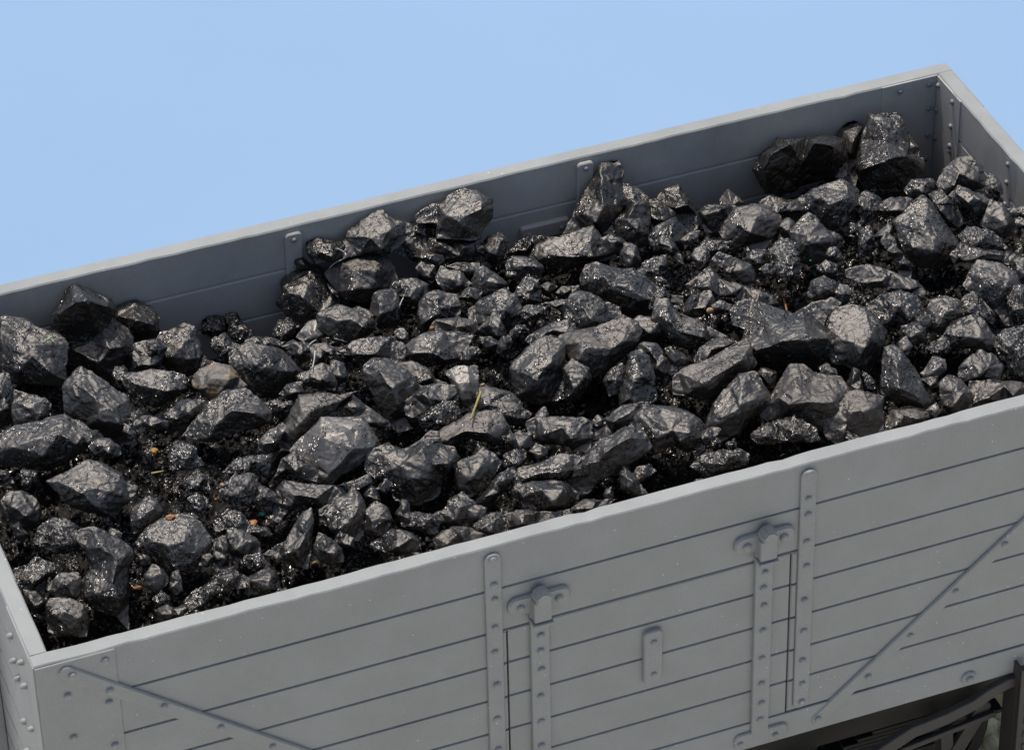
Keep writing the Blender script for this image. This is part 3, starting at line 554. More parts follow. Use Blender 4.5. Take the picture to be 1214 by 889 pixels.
LUMPS = """T 0 330
m|40,300 200,305 250,370 400,400 460,480 440,560 430,690 440,720 410,745 210,750 140,740 60,690 30,600 25,400|250,480,.3 230,560,.35 350,660,.3 140,500,.3 120,650,.3|big blocky coal lump with a broad flat face at the far left|blocky far-left lump
d|400,260 480,130 470,110 530,55 600,75 680,120 760,160 800,230 780,280 700,400 520,440 470,440 400,380|420,245,.5 540,170,.65 620,155,.7 760,200,.5|dark arched lump highest at the left, standing against the far wall|dark arched lump
m|520,280 660,270 720,235 770,280 820,340 890,380 950,500 955,620 880,720 770,780 700,720 560,620 480,500 480,430 500,330|700,610,.4 780,500,.45 680,440,.3 850,490,.4 540,520,.3 700,330,.3|craggy grey lump with a pointed top, just in front of the dark arched lump|craggy pointed lump
p|830,270 850,200 960,165 1060,220 1120,280 1110,330 1120,430 1050,470 930,460 850,380 820,310|840,268,.5 960,295,.7 1095,330,.5|lump with a pale lit cap over a black front, below the far wall at left|pale-capped black lump
d|960,480 1120,440 1180,500 1130,620 1040,680 960,640|1060,560,.3
m|0,690 60,700 90,800 100,960 70,1050 30,1060 -60,1040 -80,760|30,850,.4|upright lump cut off by the left edge of the photo|lump on the left edge
T 0 470
m|110,-40 230,-10 320,20 350,60 330,150 260,220 130,220 100,130|200,60,.35 280,130,.3
p|20,280 120,230 250,200 420,150 480,170 600,230 620,290 580,350 450,450 330,500 240,490 110,460 20,460 -40,420 -40,320|250,300,.35 430,260,.4 540,340,.35 300,420,.4 100,360,.3|broad pale slab with a crack across its face, at the left edge|cracked pale slab
m|480,-60 600,-185 690,-130 780,-50 900,20 920,110 960,240 900,310 740,290 600,190 500,100|680,20,.35 800,100,.4 700,170,.35 850,190,.35 600,-60,.3|big rough sloping lump between the craggy pointed lump and the cracked slab|rough sloping lump
p|880,-130 910,-160 1080,-180 1200,-160 1290,-150 1300,-60 1200,0 1100,60 960,0 920,-70|1080,-60,.35 1200,-40,.4 960,-90,.3
m|950,160 1060,145 1180,180 1170,220 1060,230 1000,260|1060,200,.25
m|650,360 700,310 780,310 840,360 850,400 780,430 690,410|740,380,.4
m|380,610 500,540 640,470 700,480 760,510 850,560 870,610 950,640 940,680 850,760 810,840 740,830 600,800 490,740 420,660|430,610,.15 580,690,.4 700,800,.3 690,600,.35 800,680,.35|big pyramid-shaped lump with a dark lower-left side below the cracked slab|pyramid-shaped lump
d|20,760 60,690 150,690 240,720 270,800 250,900 170,960 90,930 30,850|100,790,.35 180,850,.3|dim rounded lump close to the left end wall|dim rounded lump by the end wall
m|940,900 950,800 1040,720 1110,750 1150,830 1120,880 1020,950 960,960|1090,800,.4 1000,860,.35
T 0 610
s|250,180 300,90 380,40 470,50 540,100 550,180 520,270 460,260 370,260 360,200 270,210|430,120,.35 500,200,.35 400,220,.3
m|560,190 600,140 720,130 780,180 850,200 910,230 930,290 900,420 910,560 900,780 860,740 820,680 700,650 600,570 590,470 650,400 640,330 600,270|740,240,.35 840,320,.4 800,500,.4 860,600,.4 700,560,.35|tall jagged lump tapering to a spike at the near left corner|jagged spiked lump
s|110,400 200,370 260,320 380,370 380,410 300,470 370,530 320,590 240,560 150,500|330,420,.35 250,480,.35
d|350,500 430,430 550,420 570,480 560,560 530,600 400,580 350,540|470,500,.35 520,580,.25
m|340,660 370,610 500,600 580,650 620,760 600,850 470,850 360,830|380,700,.3 560,720,.35 480,690,.35 500,820,.2|boxy lump deepest in the near left corner of the wagon|boxy corner lump
d|180,540 260,560 320,620 320,690 240,690 190,620|
T 200 600
p|-200,260 -130,170 -30,110 40,90 120,70 200,130 280,250 290,300 220,370 190,440 60,460 0,440 -80,340 -150,330|-20,250,.35 100,230,.4 150,350,.35 50,400,.3 -100,230,.3|broad pale rough lump second from the near left corner along the near wall|broad pale rough lump
T 0 610
m|1040,430 1090,370 1160,400 1190,470 1110,540 1040,500|
d|980,280 1060,300 1070,350 1010,360|
s|1100,590 1150,550 1200,590 1190,640 1120,640|
T 200 360
m|0,200 60,190 120,150 180,190 210,270 230,360 300,400 280,430 200,470 100,500 60,470 -60,400 -80,300 -40,220|90,300,.4 160,400,.35 20,380,.3|furrowed lump right of the pale-capped black lump, against the far wall|furrowed lump by the wall
s|250,110 330,85 420,120 400,190 330,230 260,200|320,170
s|420,95 480,85 530,150 590,200 560,260 500,270 440,210|480,170
s|320,270 400,220 450,280 540,310 470,340 400,390 340,330|
o|190,540 240,480 330,440 430,460 480,520 540,590 480,630 400,650 320,680 250,640 200,610|260,600,.3 380,620,.3 430,540,.35 300,530,.35|brownish grey lump with an ochre stained lower edge|ochre-edged lump
d|460,370 560,300 740,320 800,340 900,470 870,560 760,640 640,640 540,590 480,490|620,430,.35 770,480,.35 700,370,.35 880,480,.15|large very dark lump right of the ochre-edged lump|large very dark lump
m|560,270 620,240 740,250 800,270 740,320 600,320|
s|750,220 780,130 850,110 920,170 870,200 800,270|
g|930,230 1000,140 1080,120 1120,180 1080,240 1010,280|1040,170,.3 1060,230,.3|small mirror-bright lump below the striated lump at the far wall|small mirror-bright lump
m|820,300 900,265 1000,290 1010,380 960,400 880,360|
b|1020,310 1120,290 1220,320 1240,350 1120,380 1090,420 1050,410|
m|920,520 1010,470 1090,430 1140,460 1190,560 1170,610 1090,600 1040,590 960,560|1090,540,.4 1000,540,.3
d|800,640 850,580 940,560 960,640 880,680|
m|130,930 200,860 300,720 400,640 540,620 620,690 700,780 690,850 600,880 450,910 330,970 200,950|330,860,.3 620,780,.4 450,760,.35 300,940,.2|big grey lump with a sharp lit crest just below the ochre-edged lump|big sharp-crested lump
m|0,780 100,700 220,690 270,740 220,760 140,840 60,850 0,830|170,740,.35
s|670,720 760,695 860,700 890,740 830,770 760,760|
T 200 500
b|720,250 740,190 800,110 830,20 890,-100 930,-170 1040,-180 1180,-160 1300,-190 1200,-130 1100,-10 1000,90 910,180 840,220 770,260|900,50,.3 1030,-80,.35 800,200,.25 940,-90,.3|long brown bar-shaped lump leaning behind the bright-faced block|long brown leaning bar
g|660,120 720,60 790,20 820,50 780,130 720,200 650,180|760,80,.3
T 300 470
g|190,235 250,160 310,110 380,110 470,110 530,190 530,210 500,240 510,250 460,280 430,310 380,340 350,380 290,380 230,340 200,280|300,180,.3 440,230,.32 330,350,.2 400,160,.3|brightest block of the heap with a shining wavy pale face|shining bright-faced block
p|300,110 350,60 430,0 580,110 590,130 530,135 430,105|440,80,.2|pale flat slab wedged directly behind the shining bright-faced block|pale wedged slab
T 200 500
s|400,350 440,310 510,260 600,260 720,240 720,300 690,370 600,360 520,380|560,310,.3
s|380,470 480,400 600,380 640,460 740,500 740,560 690,620 600,560 540,620 480,580 400,530|560,450,.35 680,530,.35 500,520,.3|glittering crumbly lump left of the shining bright-faced block|glittering crumbly lump
s|20,330 0,250 60,150 180,190 230,310 140,330|
s|130,420 200,370 260,400 240,480 160,520|
s|150,550 200,520 270,560 250,640 190,670|
T 200 600
s|340,120 430,40 520,50 580,120 680,160 720,200 640,220 540,180 430,160 370,200|480,110,.35 620,180,.3
m|430,170 520,190 620,240 640,320 560,350 490,380 450,320|520,290,.4
m|320,260 400,230 420,340 410,440 350,440 320,330|380,340,.3
s|530,400 560,360 640,340 680,380 710,420 690,460 600,450|
s|90,700 160,630 260,570 330,520 330,480 440,460 540,530 540,580 450,590 370,610 290,660 220,720 150,760|300,620,.3 430,530,.35|long glittering strip of crumbly coal lying along the near wall at left|glittering strip by the rim
d|570,520 700,450 750,480 780,580 680,620 560,610|
m|690,340 760,280 840,240 900,150 950,60 1000,40 1020,120 1010,250 980,440 900,400 800,370|950,140,.3 920,300,.4 860,330,.3 970,220,.3|curved horn-shaped lump pointing up near the rim, left of the grey-faced block|curved horn lump
m|1040,310 1080,210 1140,230 1213,300 1230,380 1150,400 1080,370|1130,290,.35
T 200 500
m|780,570 800,480 840,420 920,430 1080,460 1230,450 1370,390 1390,440 1280,500 1100,600 960,580 880,620 820,700 780,680|900,520,.3 1050,540,.3 880,600,.25 1250,450,.2|bent arch-like slab directly below the shining bright-faced block|bent arch-like slab
T 300 470
p|300,500 400,440 450,420 480,470 485,560 470,620 380,620 360,590 310,550|465,470,.3 455,510,.4 375,590,.35 400,490,.3|neat block with a flat bluish grey top face, below the bent slab|flat grey-topped block
T 200 500
m|770,400 820,270 900,220 960,260 1050,350 1040,420 940,400 840,340|880,280,.3
T 400 500
m|200,760 210,640 270,580 350,620 380,690 360,800 320,830 220,790|300,680,.4
d|190,500 210,440 270,480 300,560 260,590 200,560|
m|260,870 380,770 480,780 560,830 580,880 480,930 350,920|430,840,.35
s|460,690 540,650 640,670 720,640 720,700 690,790 600,770 500,740|
m|720,680 790,600 800,550 880,510 940,550 975,590 940,680 910,740 840,730 760,690|860,610,.4 840,700,.3|five-sided lump standing just behind the near rim, left of the first strap|five-sided lump by the rim
b|690,850 740,790 820,755 930,760 1020,800 1000,830 880,880 750,900|850,800,.3
s|970,760 1040,690 1150,650 1200,700 1200,770 1100,820 1000,800|1090,720
d|990,570 1060,470 1150,380 1240,330 1260,400 1190,470 1130,560 1060,630 1000,640|1110,480,.35
m|850,290 960,260 1030,205 1110,250 1145,300 1100,380 1060,460 940,520 870,470 840,380|1000,320,.4 960,400,.35|rounded lump tucked under the brown arching lump|rounded tucked lump
m|260,220 400,170 450,200 520,190 650,90 700,100 720,180 800,200 830,260 780,330 740,380 700,500 560,560 430,520 380,420 250,350|440,310,.3 540,400,.35 640,370,.4 780,300,.3 600,200,.35 650,300,.4|large knobbly lump overhanging a black hollow in the middle of the near half|knobbly overhanging lump
b|700,120 760,60 850,0 930,-40 1060,-70 1140,-40 1190,40 1213,120 1100,150 1040,130 910,110 820,190 740,180|900,60,.35 1060,80,.35 780,130,.25|long brown arching lump above a black hollow|brown arching lump
T 400 360
m|0,20 100,45 160,35 230,80 260,150 210,210 130,260 60,270 -20,240 -110,170 -120,80|100,110,.35 180,170,.35 0,120,.35 -50,90,.3|smooth dome-shaped pair of bumps right of the small mirror-bright lump|smooth double-bump lump
d|240,70 270,-60 330,-90 410,-80 440,0 430,120 390,170 300,160|340,60,.4
T 310 240
m|950,600 980,560 1090,555 1165,590 1170,680 1120,730 1040,700 980,660|1060,620
T 400 360
m|590,60 600,-20 640,-60 720,-80 830,-50 860,20 850,100 760,110 690,150 620,190 585,150|720,40,.4|squarish speckled block left of centre, behind the pale rhombic lump|squarish speckled block
b|680,190 720,130 860,110 950,130 980,180 940,230 800,210 720,205|840,170,.3
p|480,330 560,260 640,215 760,210 940,230 910,300 840,380 770,420 640,430 560,400|530,350,.35 680,350,.4 760,400,.3 700,270,.3|rhombic lump with a wide pale top face, left of centre|pale rhombic lump
m|30,340 150,270 260,240 370,250 460,300 490,340 420,420 350,410 240,420 180,440 140,390|260,350,.4 150,360,.3
g|410,210 470,175 500,220 500,300 460,260|
d|210,470 270,420 360,420 440,470 520,530 590,610 500,700 480,780 520,850 430,880 360,830 300,740 250,640 220,560|310,480,.3 380,620,.4 430,720,.35 430,560,.35|large dark wedge-shaped lump right of the pale wedged slab|large dark wedge
b|440,450 560,430 650,480 680,530 800,570 720,580 600,600 540,560|590,520,.3
d|490,700 600,610 700,580 820,600 850,690 740,720 660,780 600,810 510,780|660,680,.35
s|590,820 660,770 740,700 830,710 860,780 780,860 650,900|700,770,.35
g|780,500 860,460 990,460 1000,560 1000,640 950,730 880,700 840,640 820,560|850,560,.25 880,660,.3 940,560,.35|glossy curved plate-like lump behind the yellow straw|glossy curved plate
b|1000,650 1040,590 1120,600 1230,640 1290,690 1250,760 1130,790 1020,750|1130,690,.35
m|1010,190 1110,80 1160,100 1195,230 1150,260 1080,220|
d|1020,240 1090,240 1150,290 1060,340|
T 450 220
m|650,880 760,800 880,750 960,800 1000,890 990,960 900,1000 760,1000 660,950|850,880,.35
p|290,220 330,180 400,140 450,130 500,80 580,40 680,60 770,120 770,230 740,280 700,310 690,370 560,370 420,350 430,260 380,270 300,260|630,210,.4 740,160,.35 480,220,.3 600,270,.35 560,120,.2|tall block with a dark right side, highest left of centre at the far wall|tall block at the far wall
s|200,280 290,250 400,290 400,340 330,370 240,370|
m|210,420 240,380 360,365 560,370 680,380 710,430 700,530 600,550 440,555 420,500 330,470 230,450|430,420,.3 600,430,.35 560,500,.3|wide low block directly below the tall block at the far wall|wide low block
p|75,455 190,430 330,475 420,500 450,570 380,590 280,540 170,500|300,520,.3
m|265,590 300,555 380,580 390,640 370,690 300,640|
p|415,670 450,590 560,620 640,690 580,730 470,740|570,700,.3 500,660,.3
m|490,580 560,555 700,560 690,620 620,640 560,600|
d|740,430 780,380 840,350 905,400 890,480 840,550 770,530|830,390|small black lump standing against the far wall, right of the tall block|small black lump at the wall
m|670,690 690,610 740,585 800,620 880,680 910,740 830,780 740,790 690,750|760,680,.35
m|560,800 640,730 720,760 690,830|
m|910,560 960,510 1090,530 1150,580 1130,650 1050,660 990,690 920,650|1000,570,.4 1120,580,.3
s|850,540 920,470 1010,400 1100,370 1210,380 1150,470 1050,490 960,500|
m|960,800 1000,720 1060,660 1120,700 1140,790 1130,850 1040,850 1000,840|1070,780,.35
g|690,420 735,430 740,480 700,470|
T 600 190
m|640,120 655,30 690,35 780,40 820,100 800,180 830,220 840,310 780,380 690,500 620,480 500,500 440,540 430,510 480,400 540,270 600,180|680,160,.35 690,330,.4 560,380,.3 665,60,.2 640,440,.35|tall spire-like lump leaning right of the inner strap on the far wall|tall leaning spire
p|200,690 250,600 400,550 520,500 600,485 650,560 720,630 745,690 620,720 450,750 300,730 230,710|480,690,.3 620,690,.3 600,560,.25 340,680,.3|wide flat pale slab lying at the foot of the tall leaning spire|wide flat slab below the spire
m|700,490 760,410 850,370 820,290 840,200 920,220 990,280 1010,380 1020,540 960,620 880,600 790,540 710,530|860,420,.35 930,480,.4 930,300,.3|lumpy broken block touching the right side of the tall leaning spire|broken block beside the spire
m|1000,340 1010,270 1070,290 1190,360 1200,410 1150,470 1030,520 1020,430|1060,400,.3
p|1090,280 1140,230 1230,190 1260,220 1300,300 1340,380 1350,500 1290,530 1200,520 1180,400 1200,350 1100,300|1200,345,.6 1290,320,.6 1240,260,.3|lump with a bright triangular face above a black front, at the far wall|bright triangle-faced lump
d|1020,560 1080,480 1200,420 1290,520 1280,600 1180,620 1080,640|1150,500
m|1080,580 1130,550 1190,590 1240,680 1260,740 1180,690 1110,630|
p|880,820 960,780 1065,760 1070,810 1000,840 950,860|990,810,.3|small whitish splinter lying near the middle of the heap|small whitish splinter
m|680,570 740,540 820,560 860,640 760,660 730,620|
d|820,690 850,600 920,620 950,710 910,780 840,750|
T 600 330
d|560,10 610,-70 680,-90 760,-60 900,-50 1040,40 1130,110 1213,120 1220,190 1120,230 1010,250 870,260 760,170 650,110 580,70|760,60,.35 940,130,.4 1080,170,.3 700,-10,.3 880,30,.3|long dark lump sprawled across the middle of the heap below the whitish splinter|long dark sprawling lump
m|365,100 410,60 510,60 525,90 470,130 400,120|
d|235,60 300,30 360,60 300,105 240,100|
m|450,150 510,110 590,120 700,170 800,220 790,270 690,350 620,380 500,390 470,370 430,260|520,150,.3 600,300,.45 690,310,.25|wedge with a light right face and a dark left face, central|two-toned central wedge
m|280,185 370,160 460,160 460,220 440,270 380,220|
s|100,260 150,200 265,205 270,270 220,285 150,290|
s|20,410 70,340 130,340 150,380 60,430|
m|160,430 260,360 430,300 470,380 400,410 320,430 200,460|350,370,.3
m|50,640 120,540 220,460 330,430 400,490 395,560 410,700 400,830 230,870 90,820 60,740|215,720,.4 340,570,.35 110,670,.25 230,560,.3|bulky lump with a sparkling top and black right side, left of the brown slab|bulky sparkling-topped lump
b|390,430 480,390 620,370 800,285 900,340 930,390 920,450 800,560 740,610 690,660 600,690 520,640 480,580 410,550 400,490|510,580,.35 600,510,.4 760,510,.35 830,450,.3 540,450,.3|big brown slab rising to the right in the middle of the heap|big brown central slab
d|420,650 470,590 580,650 600,730 520,840 430,860|
m|905,320 950,280 1080,280 1170,340 1120,390 1050,430 1000,440 930,400|1030,340,.35
m|710,720 750,650 830,620 850,650 840,740 800,800 740,820|780,720,.4|small egg-shaped lump left of the tall horn|small egg-shaped lump
m|860,640 890,550 960,530 1010,580 1045,700 1060,830 1000,900 900,900 810,890|915,570,.3 900,750,.35 870,860,.3 980,700,.35|tall horn-shaped lump with a bright left edge right of centre|tall bright-edged horn
T 600 470
d|590,280 610,240 750,140 800,90 870,60 1000,60 1010,100 900,240 800,240 740,290 600,295|760,180,.35 880,120,.3
T 600 330
m|945,500 990,465 1080,480 1140,570 1200,620 1213,660 1150,680 1060,680 1020,580|1080,590,.35
m|1140,510 1180,495 1260,540 1290,580 1240,640 1170,600|
T 600 470
m|165,200 240,160 400,165 520,160 600,200 580,290 570,390 510,380 480,370 380,330 270,330 190,260|300,260,.35 460,300,.35 400,220,.3|flat cobble-like lump between the straw and the smooth bar|flat cobble-like lump
m|600,200 650,140 720,170 650,230|
m|175,390 210,345 290,370 285,420 220,440|
p|80,570 110,510 240,480 380,415 510,450 470,520 400,590 320,590 230,590 110,615|240,550,.3 380,540,.35 120,590,.2|flat lit slab over a black hollow left of the smooth bar by the near rim|lit slab by the rim
m|450,560 520,470 640,350 830,250 950,270 1000,380 930,440 820,510 680,580 600,660 540,680 500,630|545,480,.3 700,400,.4 850,300,.35 660,460,.3|smooth faced bar-shaped lump slanting down to the near rim|smooth slanting bar
T 800 430
m|-290,460 -240,360 -180,310 -100,330 20,340 120,390 180,440 270,520 250,550 200,560 180,610 50,610 0,580 -60,600 -130,640 -200,620 -220,560|-160,400,.3 -20,480,.35 100,500,.35 40,560,.3 -150,550,.25|large sprawling lump joined to the right end of the smooth slanting bar|sprawling lump
T 600 470
d|820,560 850,510 900,570 1000,680 900,690 830,650|
d|480,790 560,740 760,740 700,780 560,830 480,830|
b|0,840 100,810 200,810 360,830 300,890 100,930 0,920|
d|90,650 200,620 400,610 490,690 480,780 360,810 150,800|
s|0,420 60,390 140,400 120,470 60,520 0,500|
m|-20,290 40,265 85,300 60,340 0,330|
b|-90,60 0,40 90,60 170,120 150,180 60,200 -60,170|
T 800 160
d|590,240 640,150 720,90 740,45 800,60 900,40 1060,35 1160,60 1175,290 1000,310 880,350 820,400 720,410 640,350 620,280|640,230,.5 690,140,.6 740,110,.7 820,75,.75 1000,62,.75 1120,75,.6 900,200,.5|largest black block at the far wall with only its top edge lit|black block with a lit top edge
T 940 130
b|330,210 355,95 430,95 490,140 480,230 440,340 480,420 440,520 340,480 325,400|400,300,.35|slim upright lump between the black block and the highest two-faced block|slim upright lump
p|470,390 510,270 555,70 620,75 740,60 800,170 820,320 900,340 900,430 820,560 640,630 540,560 480,450|490,425,.5 650,375,.7 690,345,.7 810,330,.55 620,110,.25 660,230,.4|highest block with a bright left face, tan right face and black underside|highest two-faced block
g|800,170 830,190 890,270 900,370 850,320 810,250|
m|60,640 150,590 350,520 440,590 470,650 490,800 460,889 280,870 200,800 170,740 120,720|260,680,.4 420,610,.3 200,620,.3|block with a sparkling lit top and dark front below the slim upright lump|sparkling-topped dark block
T 800 160
m|840,690 920,620 960,565 1010,590 1060,670 1150,710 1190,760 1130,850 1000,900 880,870|950,720,.35 1100,730,.3 940,780,.4|heart-shaped lump in front of the sparkling-topped dark block|heart-shaped lump
s|670,850 730,770 800,755 860,780 870,880 820,960 740,930|800,810
b|340,700 440,540 520,530 610,515 720,570 740,640 660,780 610,840 550,830 530,770 460,790 390,780|540,700,.4 580,590,.35 450,640,.3|brown boxy lump with a dark right side below the far wall|brown boxy lump
d|185,540 240,510 350,505 440,525 400,600 340,680 230,690 200,620|200,570,.3 330,530,.35
g|330,470 380,395 430,430 480,480 460,510 350,510|
g|50,740 110,700 170,690 150,750 80,800|
s|180,800 230,750 330,760 370,810 300,850 210,860|
m|620,480 700,440 800,470 880,450 960,440 940,520 880,600 760,620 680,580|800,540,.3
d|740,650 800,600 860,640 840,730 760,740|
T 800 300
m|115,230 190,170 270,115 330,190 440,230 560,250 640,290 700,350 640,360 540,355 430,310 250,280|230,240,.3 420,290,.3 560,320,.25|long thin fin-shaped plate right of the long dark sprawling lump|long fin-shaped plate
m|295,60 340,15 430,40 530,90 560,150 550,220 500,220 420,160|440,110,.35
m|520,40 560,-20 640,-10 690,60 620,100 560,110|
s|610,120 660,80 720,110 690,160 640,160|
s|730,60 830,-40 870,20 880,80 900,160 800,190 740,140|
m|65,390 130,310 240,285 265,340 240,400 180,440 110,440|160,360
m|265,380 330,345 400,370 430,420 350,430 290,430|
m|-110,360 -20,350 0,410 150,490 300,560 400,620 380,650 250,640 130,670 0,640 -60,560 -130,480|30,560,.35 200,590,.35 -60,440,.3|long layered splintery lump sloping down to the right, right of the brown slab|layered splintery lump
m|150,740 200,670 290,620 390,625 400,650 320,710 230,760 180,800|260,690
b|30,880 100,820 200,790 290,730 380,690 490,630 520,740 560,790 500,860 420,880 380,930 300,1000 220,1040 180,1010 100,1000 20,990|330,850,.35 200,930,.35 480,760,.3 270,960,.3|big brown ridged lump lying left of the large overhanging pale lump|big brown ridged lump
p|440,430 500,370 600,350 720,400 830,440 950,370 1100,340 1140,380 1050,460 1030,520 1100,620 1140,720 1000,790 700,780 600,740 560,730 510,620 530,540 460,520|620,600,.3 680,500,.35 590,700,.5 680,665,.6 760,635,.7 930,605,.7 1090,610,.5 820,520,.5|large pale overhanging lump casting a wide black shadow at right|large overhanging pale lump
d|960,300 980,210 1060,180 1140,220 1150,310 1050,340|
m|1030,110 1080,60 1150,90 1160,150 1080,160|
g|1150,280 1180,230 1240,240 1250,300 1200,340|
T 800 430
m|255,380 300,280 380,180 450,110 560,90 600,150 650,240 640,300 580,360 450,480 340,530 280,490 245,440|330,390,.35 460,330,.4 560,290,.35 480,180,.3|upright oval lump with a dark lower right, behind the near rim|upright oval lump
d|590,80 640,40 720,70 700,170 640,190|
b|640,350 700,240 740,160 830,40 920,40 980,90 1060,90 1150,120 1200,200 1190,300 1200,400 1060,470 900,420 830,360 740,390 660,380|870,180,.35 820,300,.35 960,280,.4 1120,290,.4 730,240,.2|bulky brown lump with a glinting left edge, near the right part of the rim|bulky glint-edged lump
s|570,530 600,470 720,430 840,390 900,420 970,460 1000,540 900,550 720,555 620,575|640,520,.3 860,500,.35
s|130,730 200,660 300,640 440,620 510,660 500,720 400,760 250,790|
s|370,580 420,550 440,600 390,620|
m|260,570 300,535 330,570 280,590|
g|1035,40 1080,10 1140,50 1150,90 1100,110 1050,80|
g|1150,480 1200,400 1230,440 1220,520 1170,530|
T 1012 120
b|610,590 660,490 740,425 830,415 890,450 920,560 915,640 820,630 760,610 690,680 630,660|760,500,.35 720,600,.35 850,560,.35|brown rounded lump leaning against the right end wall|brown lump by the end wall
m|700,680 760,615 870,650 970,700 960,760 880,800 780,740|860,710,.3
m|380,640 430,570 530,560 600,610 560,660 500,690 420,690|
d|540,680 620,640 720,740 770,860 700,920 620,840 590,740|650,740,.3
T 1012 260
p|320,30 400,-60 485,-145 540,-110 610,0 690,100 740,190 740,250 680,310 560,320 460,300 390,250 360,160|500,50,.35 560,220,.4 430,200,.3 600,150,.35|tall pale tapering lump with a frosted left face at right|tall frosted tapering lump
T 1012 120
m|920,880 950,780 980,715 1060,740 1130,830 1150,920 1040,960|1030,830,.35
m|1110,770 1213,755 1290,790 1280,840 1150,820|
d|1150,830 1260,850 1270,900 1170,900|
s|40,720 80,650 170,690 190,760 130,830 70,860|
d|180,740 270,700 370,690 430,720 400,790 330,820 240,800|
T 1012 260
s|40,180 60,90 110,60 140,130 120,230 60,250|
m|210,180 240,115 290,150 320,220 390,290 390,400 330,390 290,280|290,230
m|-20,370 120,335 260,375 420,440 480,500 470,550 380,530 290,490 180,480 60,430 -20,420|200,440,.25 400,500,.25|long lens-shaped lump below the tall frosted tapering lump|long lens-shaped lump
s|90,640 200,555 330,530 430,560 475,620 480,700 450,760 380,770 320,710 200,740 130,700|330,620,.35 400,680,.3|bright glittering lump below the long lens-shaped lump|bright glittering lump
m|350,780 430,740 500,760 500,860 420,880 370,840|
T 1012 380
m|-170,60 -110,-60 -20,-80 70,-60 160,0 210,90 190,180 130,260 90,350 20,340 -40,300 -130,280 -170,170|0,160,.35 110,130,.4 60,260,.3 -120,100,.15|smooth flat-faced oval lump right of the large overhanging pale lump|smooth flat-faced oval lump
T 1012 260
p|510,680 560,590 650,560 740,590 770,680 740,740 650,810 560,780|640,680,.4
s|750,640 800,550 870,540 940,600 990,670 980,740 860,720 760,720|860,620,.35
p|750,240 850,205 1000,220 1213,250 1290,260 1290,340 1180,330 1040,310 830,300|1000,290,.3|long flat plank-like lump reaching the right edge|plank-like lump at right
s|770,130 820,70 950,80 1040,140 1080,210 950,220 820,210|920,160
p|800,480 850,390 900,320 1040,340 1140,400 1180,460 1130,540 1100,620 1130,730 1070,720 1000,620 900,540|960,440,.35 1080,480,.35|big smooth pale lump right below the plank-like lump|big smooth pale lump
s|1100,570 1150,490 1213,480 1290,500 1290,690 1180,720 1110,680|1190,600
T 1012 380
m|530,180 660,100 700,20 860,-30 930,30 1000,130 980,210 840,200 700,180 620,220|760,110,.35 900,130,.3|broad dull lump left of the dazzling lump at the right edge|broad dull lump
m|760,370 800,290 900,220 1000,260 1050,330 1030,420 860,430 780,430|900,300,.3
s|1010,180 1070,90 1213,60 1310,80 1310,420 1213,410 1130,350 1070,290|1110,170,.35 1200,260,.35|dazzling sparkly lump cut off by the right edge|dazzling right-edge lump
m|210,420 240,230 300,205 410,320 470,440 540,570 560,640 500,610 400,590 290,560 220,510|330,480,.4 300,280,.3 450,540,.3|leaning triangular sliver with a lit right face by the near rim|leaning triangular sliver
g|490,370 570,270 640,290 650,350 590,400 520,400|
m|610,460 680,405 760,430 830,510 825,620 700,660 640,590|730,510,.35|small rounded pentagonal lump touching the near rim at right|pentagonal rim lump
g|320,160 370,120 410,180 380,240 330,210|
g|520,640 590,590 610,650 580,690|
b|240,730 290,650 420,640 510,660 510,700 400,740 230,790|
b|-190,800 -180,650 -80,540 60,510 200,540 180,640 190,780 60,840 -100,860|0,650,.35 120,640,.35
d|-40,460 0,350 40,370 60,470 50,560 -10,560|
d|480,420 590,400 600,470 540,480|
b|830,600 860,440 1000,430 1150,440 1290,470 1290,540 1100,580|
T 310 240
d|325,280 400,255 560,285 590,340 520,410 400,430 340,360|450,310,.3|dark lump right of the left inner strap on the far wall|dark lump by the inner strap
d|235,400 260,375 325,420 320,460 260,475|
m|600,290 640,210 720,150 780,100 850,75 930,130 1050,170 1050,230 950,320 860,365 790,330 680,360 610,380|780,250,.35 900,200,.3 850,330,.3|big humped lump against the far wall behind the brown round lump|big humped lump
p|160,590 220,510 330,460 410,480 470,560 545,660 540,730 480,790 400,830 280,870 190,790 130,710 170,650|200,640,.35 310,690,.4 420,790,.3 330,560,.3|bright striated lump with a black lower left, beside the left inner strap|bright striated lump
b|480,510 570,420 720,350 800,330 900,430 950,560 920,620 820,640 740,690 620,670 560,620|650,480,.3 820,480,.4 650,620,.35 800,610,.3|big brown rounded lump right of the bright striated lump|big brown rounded lump
g|470,580 540,640 540,670 500,650|
g|490,420 520,390 530,405 500,430|
"""
items = []; ox = oy = 0
for line in LUMPS.strip().split('\n'):
    if line.startswith('T '): _, ox, oy = line.split(); ox, oy = float(ox), float(oy); SCL = 6.007 if (ox, oy) != (300, 470) else 3.704; continue
    p = (line.split('|') + ['', '', ''])[:5]
    poly = [tuple(float(c) for c in q.split(',')) for q in p[1].split()]
    poly = [(ox + a / SCL, oy + b / SCL) for a, b in poly]
    rd = []
    for q in p[2].split():
        c = [float(z) for z in q.split(',')]; rd.append((ox + c[0] / SCL, oy + c[1] / SCL, c[2] if len(c) > 2 else .35))
    items.append(dict(flag=p[0], poly=poly, ridge=rd, label=p[3], short=p[4]))
COALGROUP = 'coal lumps heaped in the wagon'
for k, it in enumerate(items):
    bm, org, Rpx = lump_mesh(it['poly'], it['ridge'], it['flag'], 100 + k)
    o = obj('coal_lump', bm, CM[it['flag']], None, Vector(org)); it['o'] = o; it['R'] = Rpx
    P = np.array(it['poly']); it['c'] = P.mean(0); it['a'] = area2(P)
    w = np.linalg.eigvalsh(np.cov((P - P.mean(0)).T)); it['asp'] = math.sqrt(w[1] / max(w[0], 1e-6))

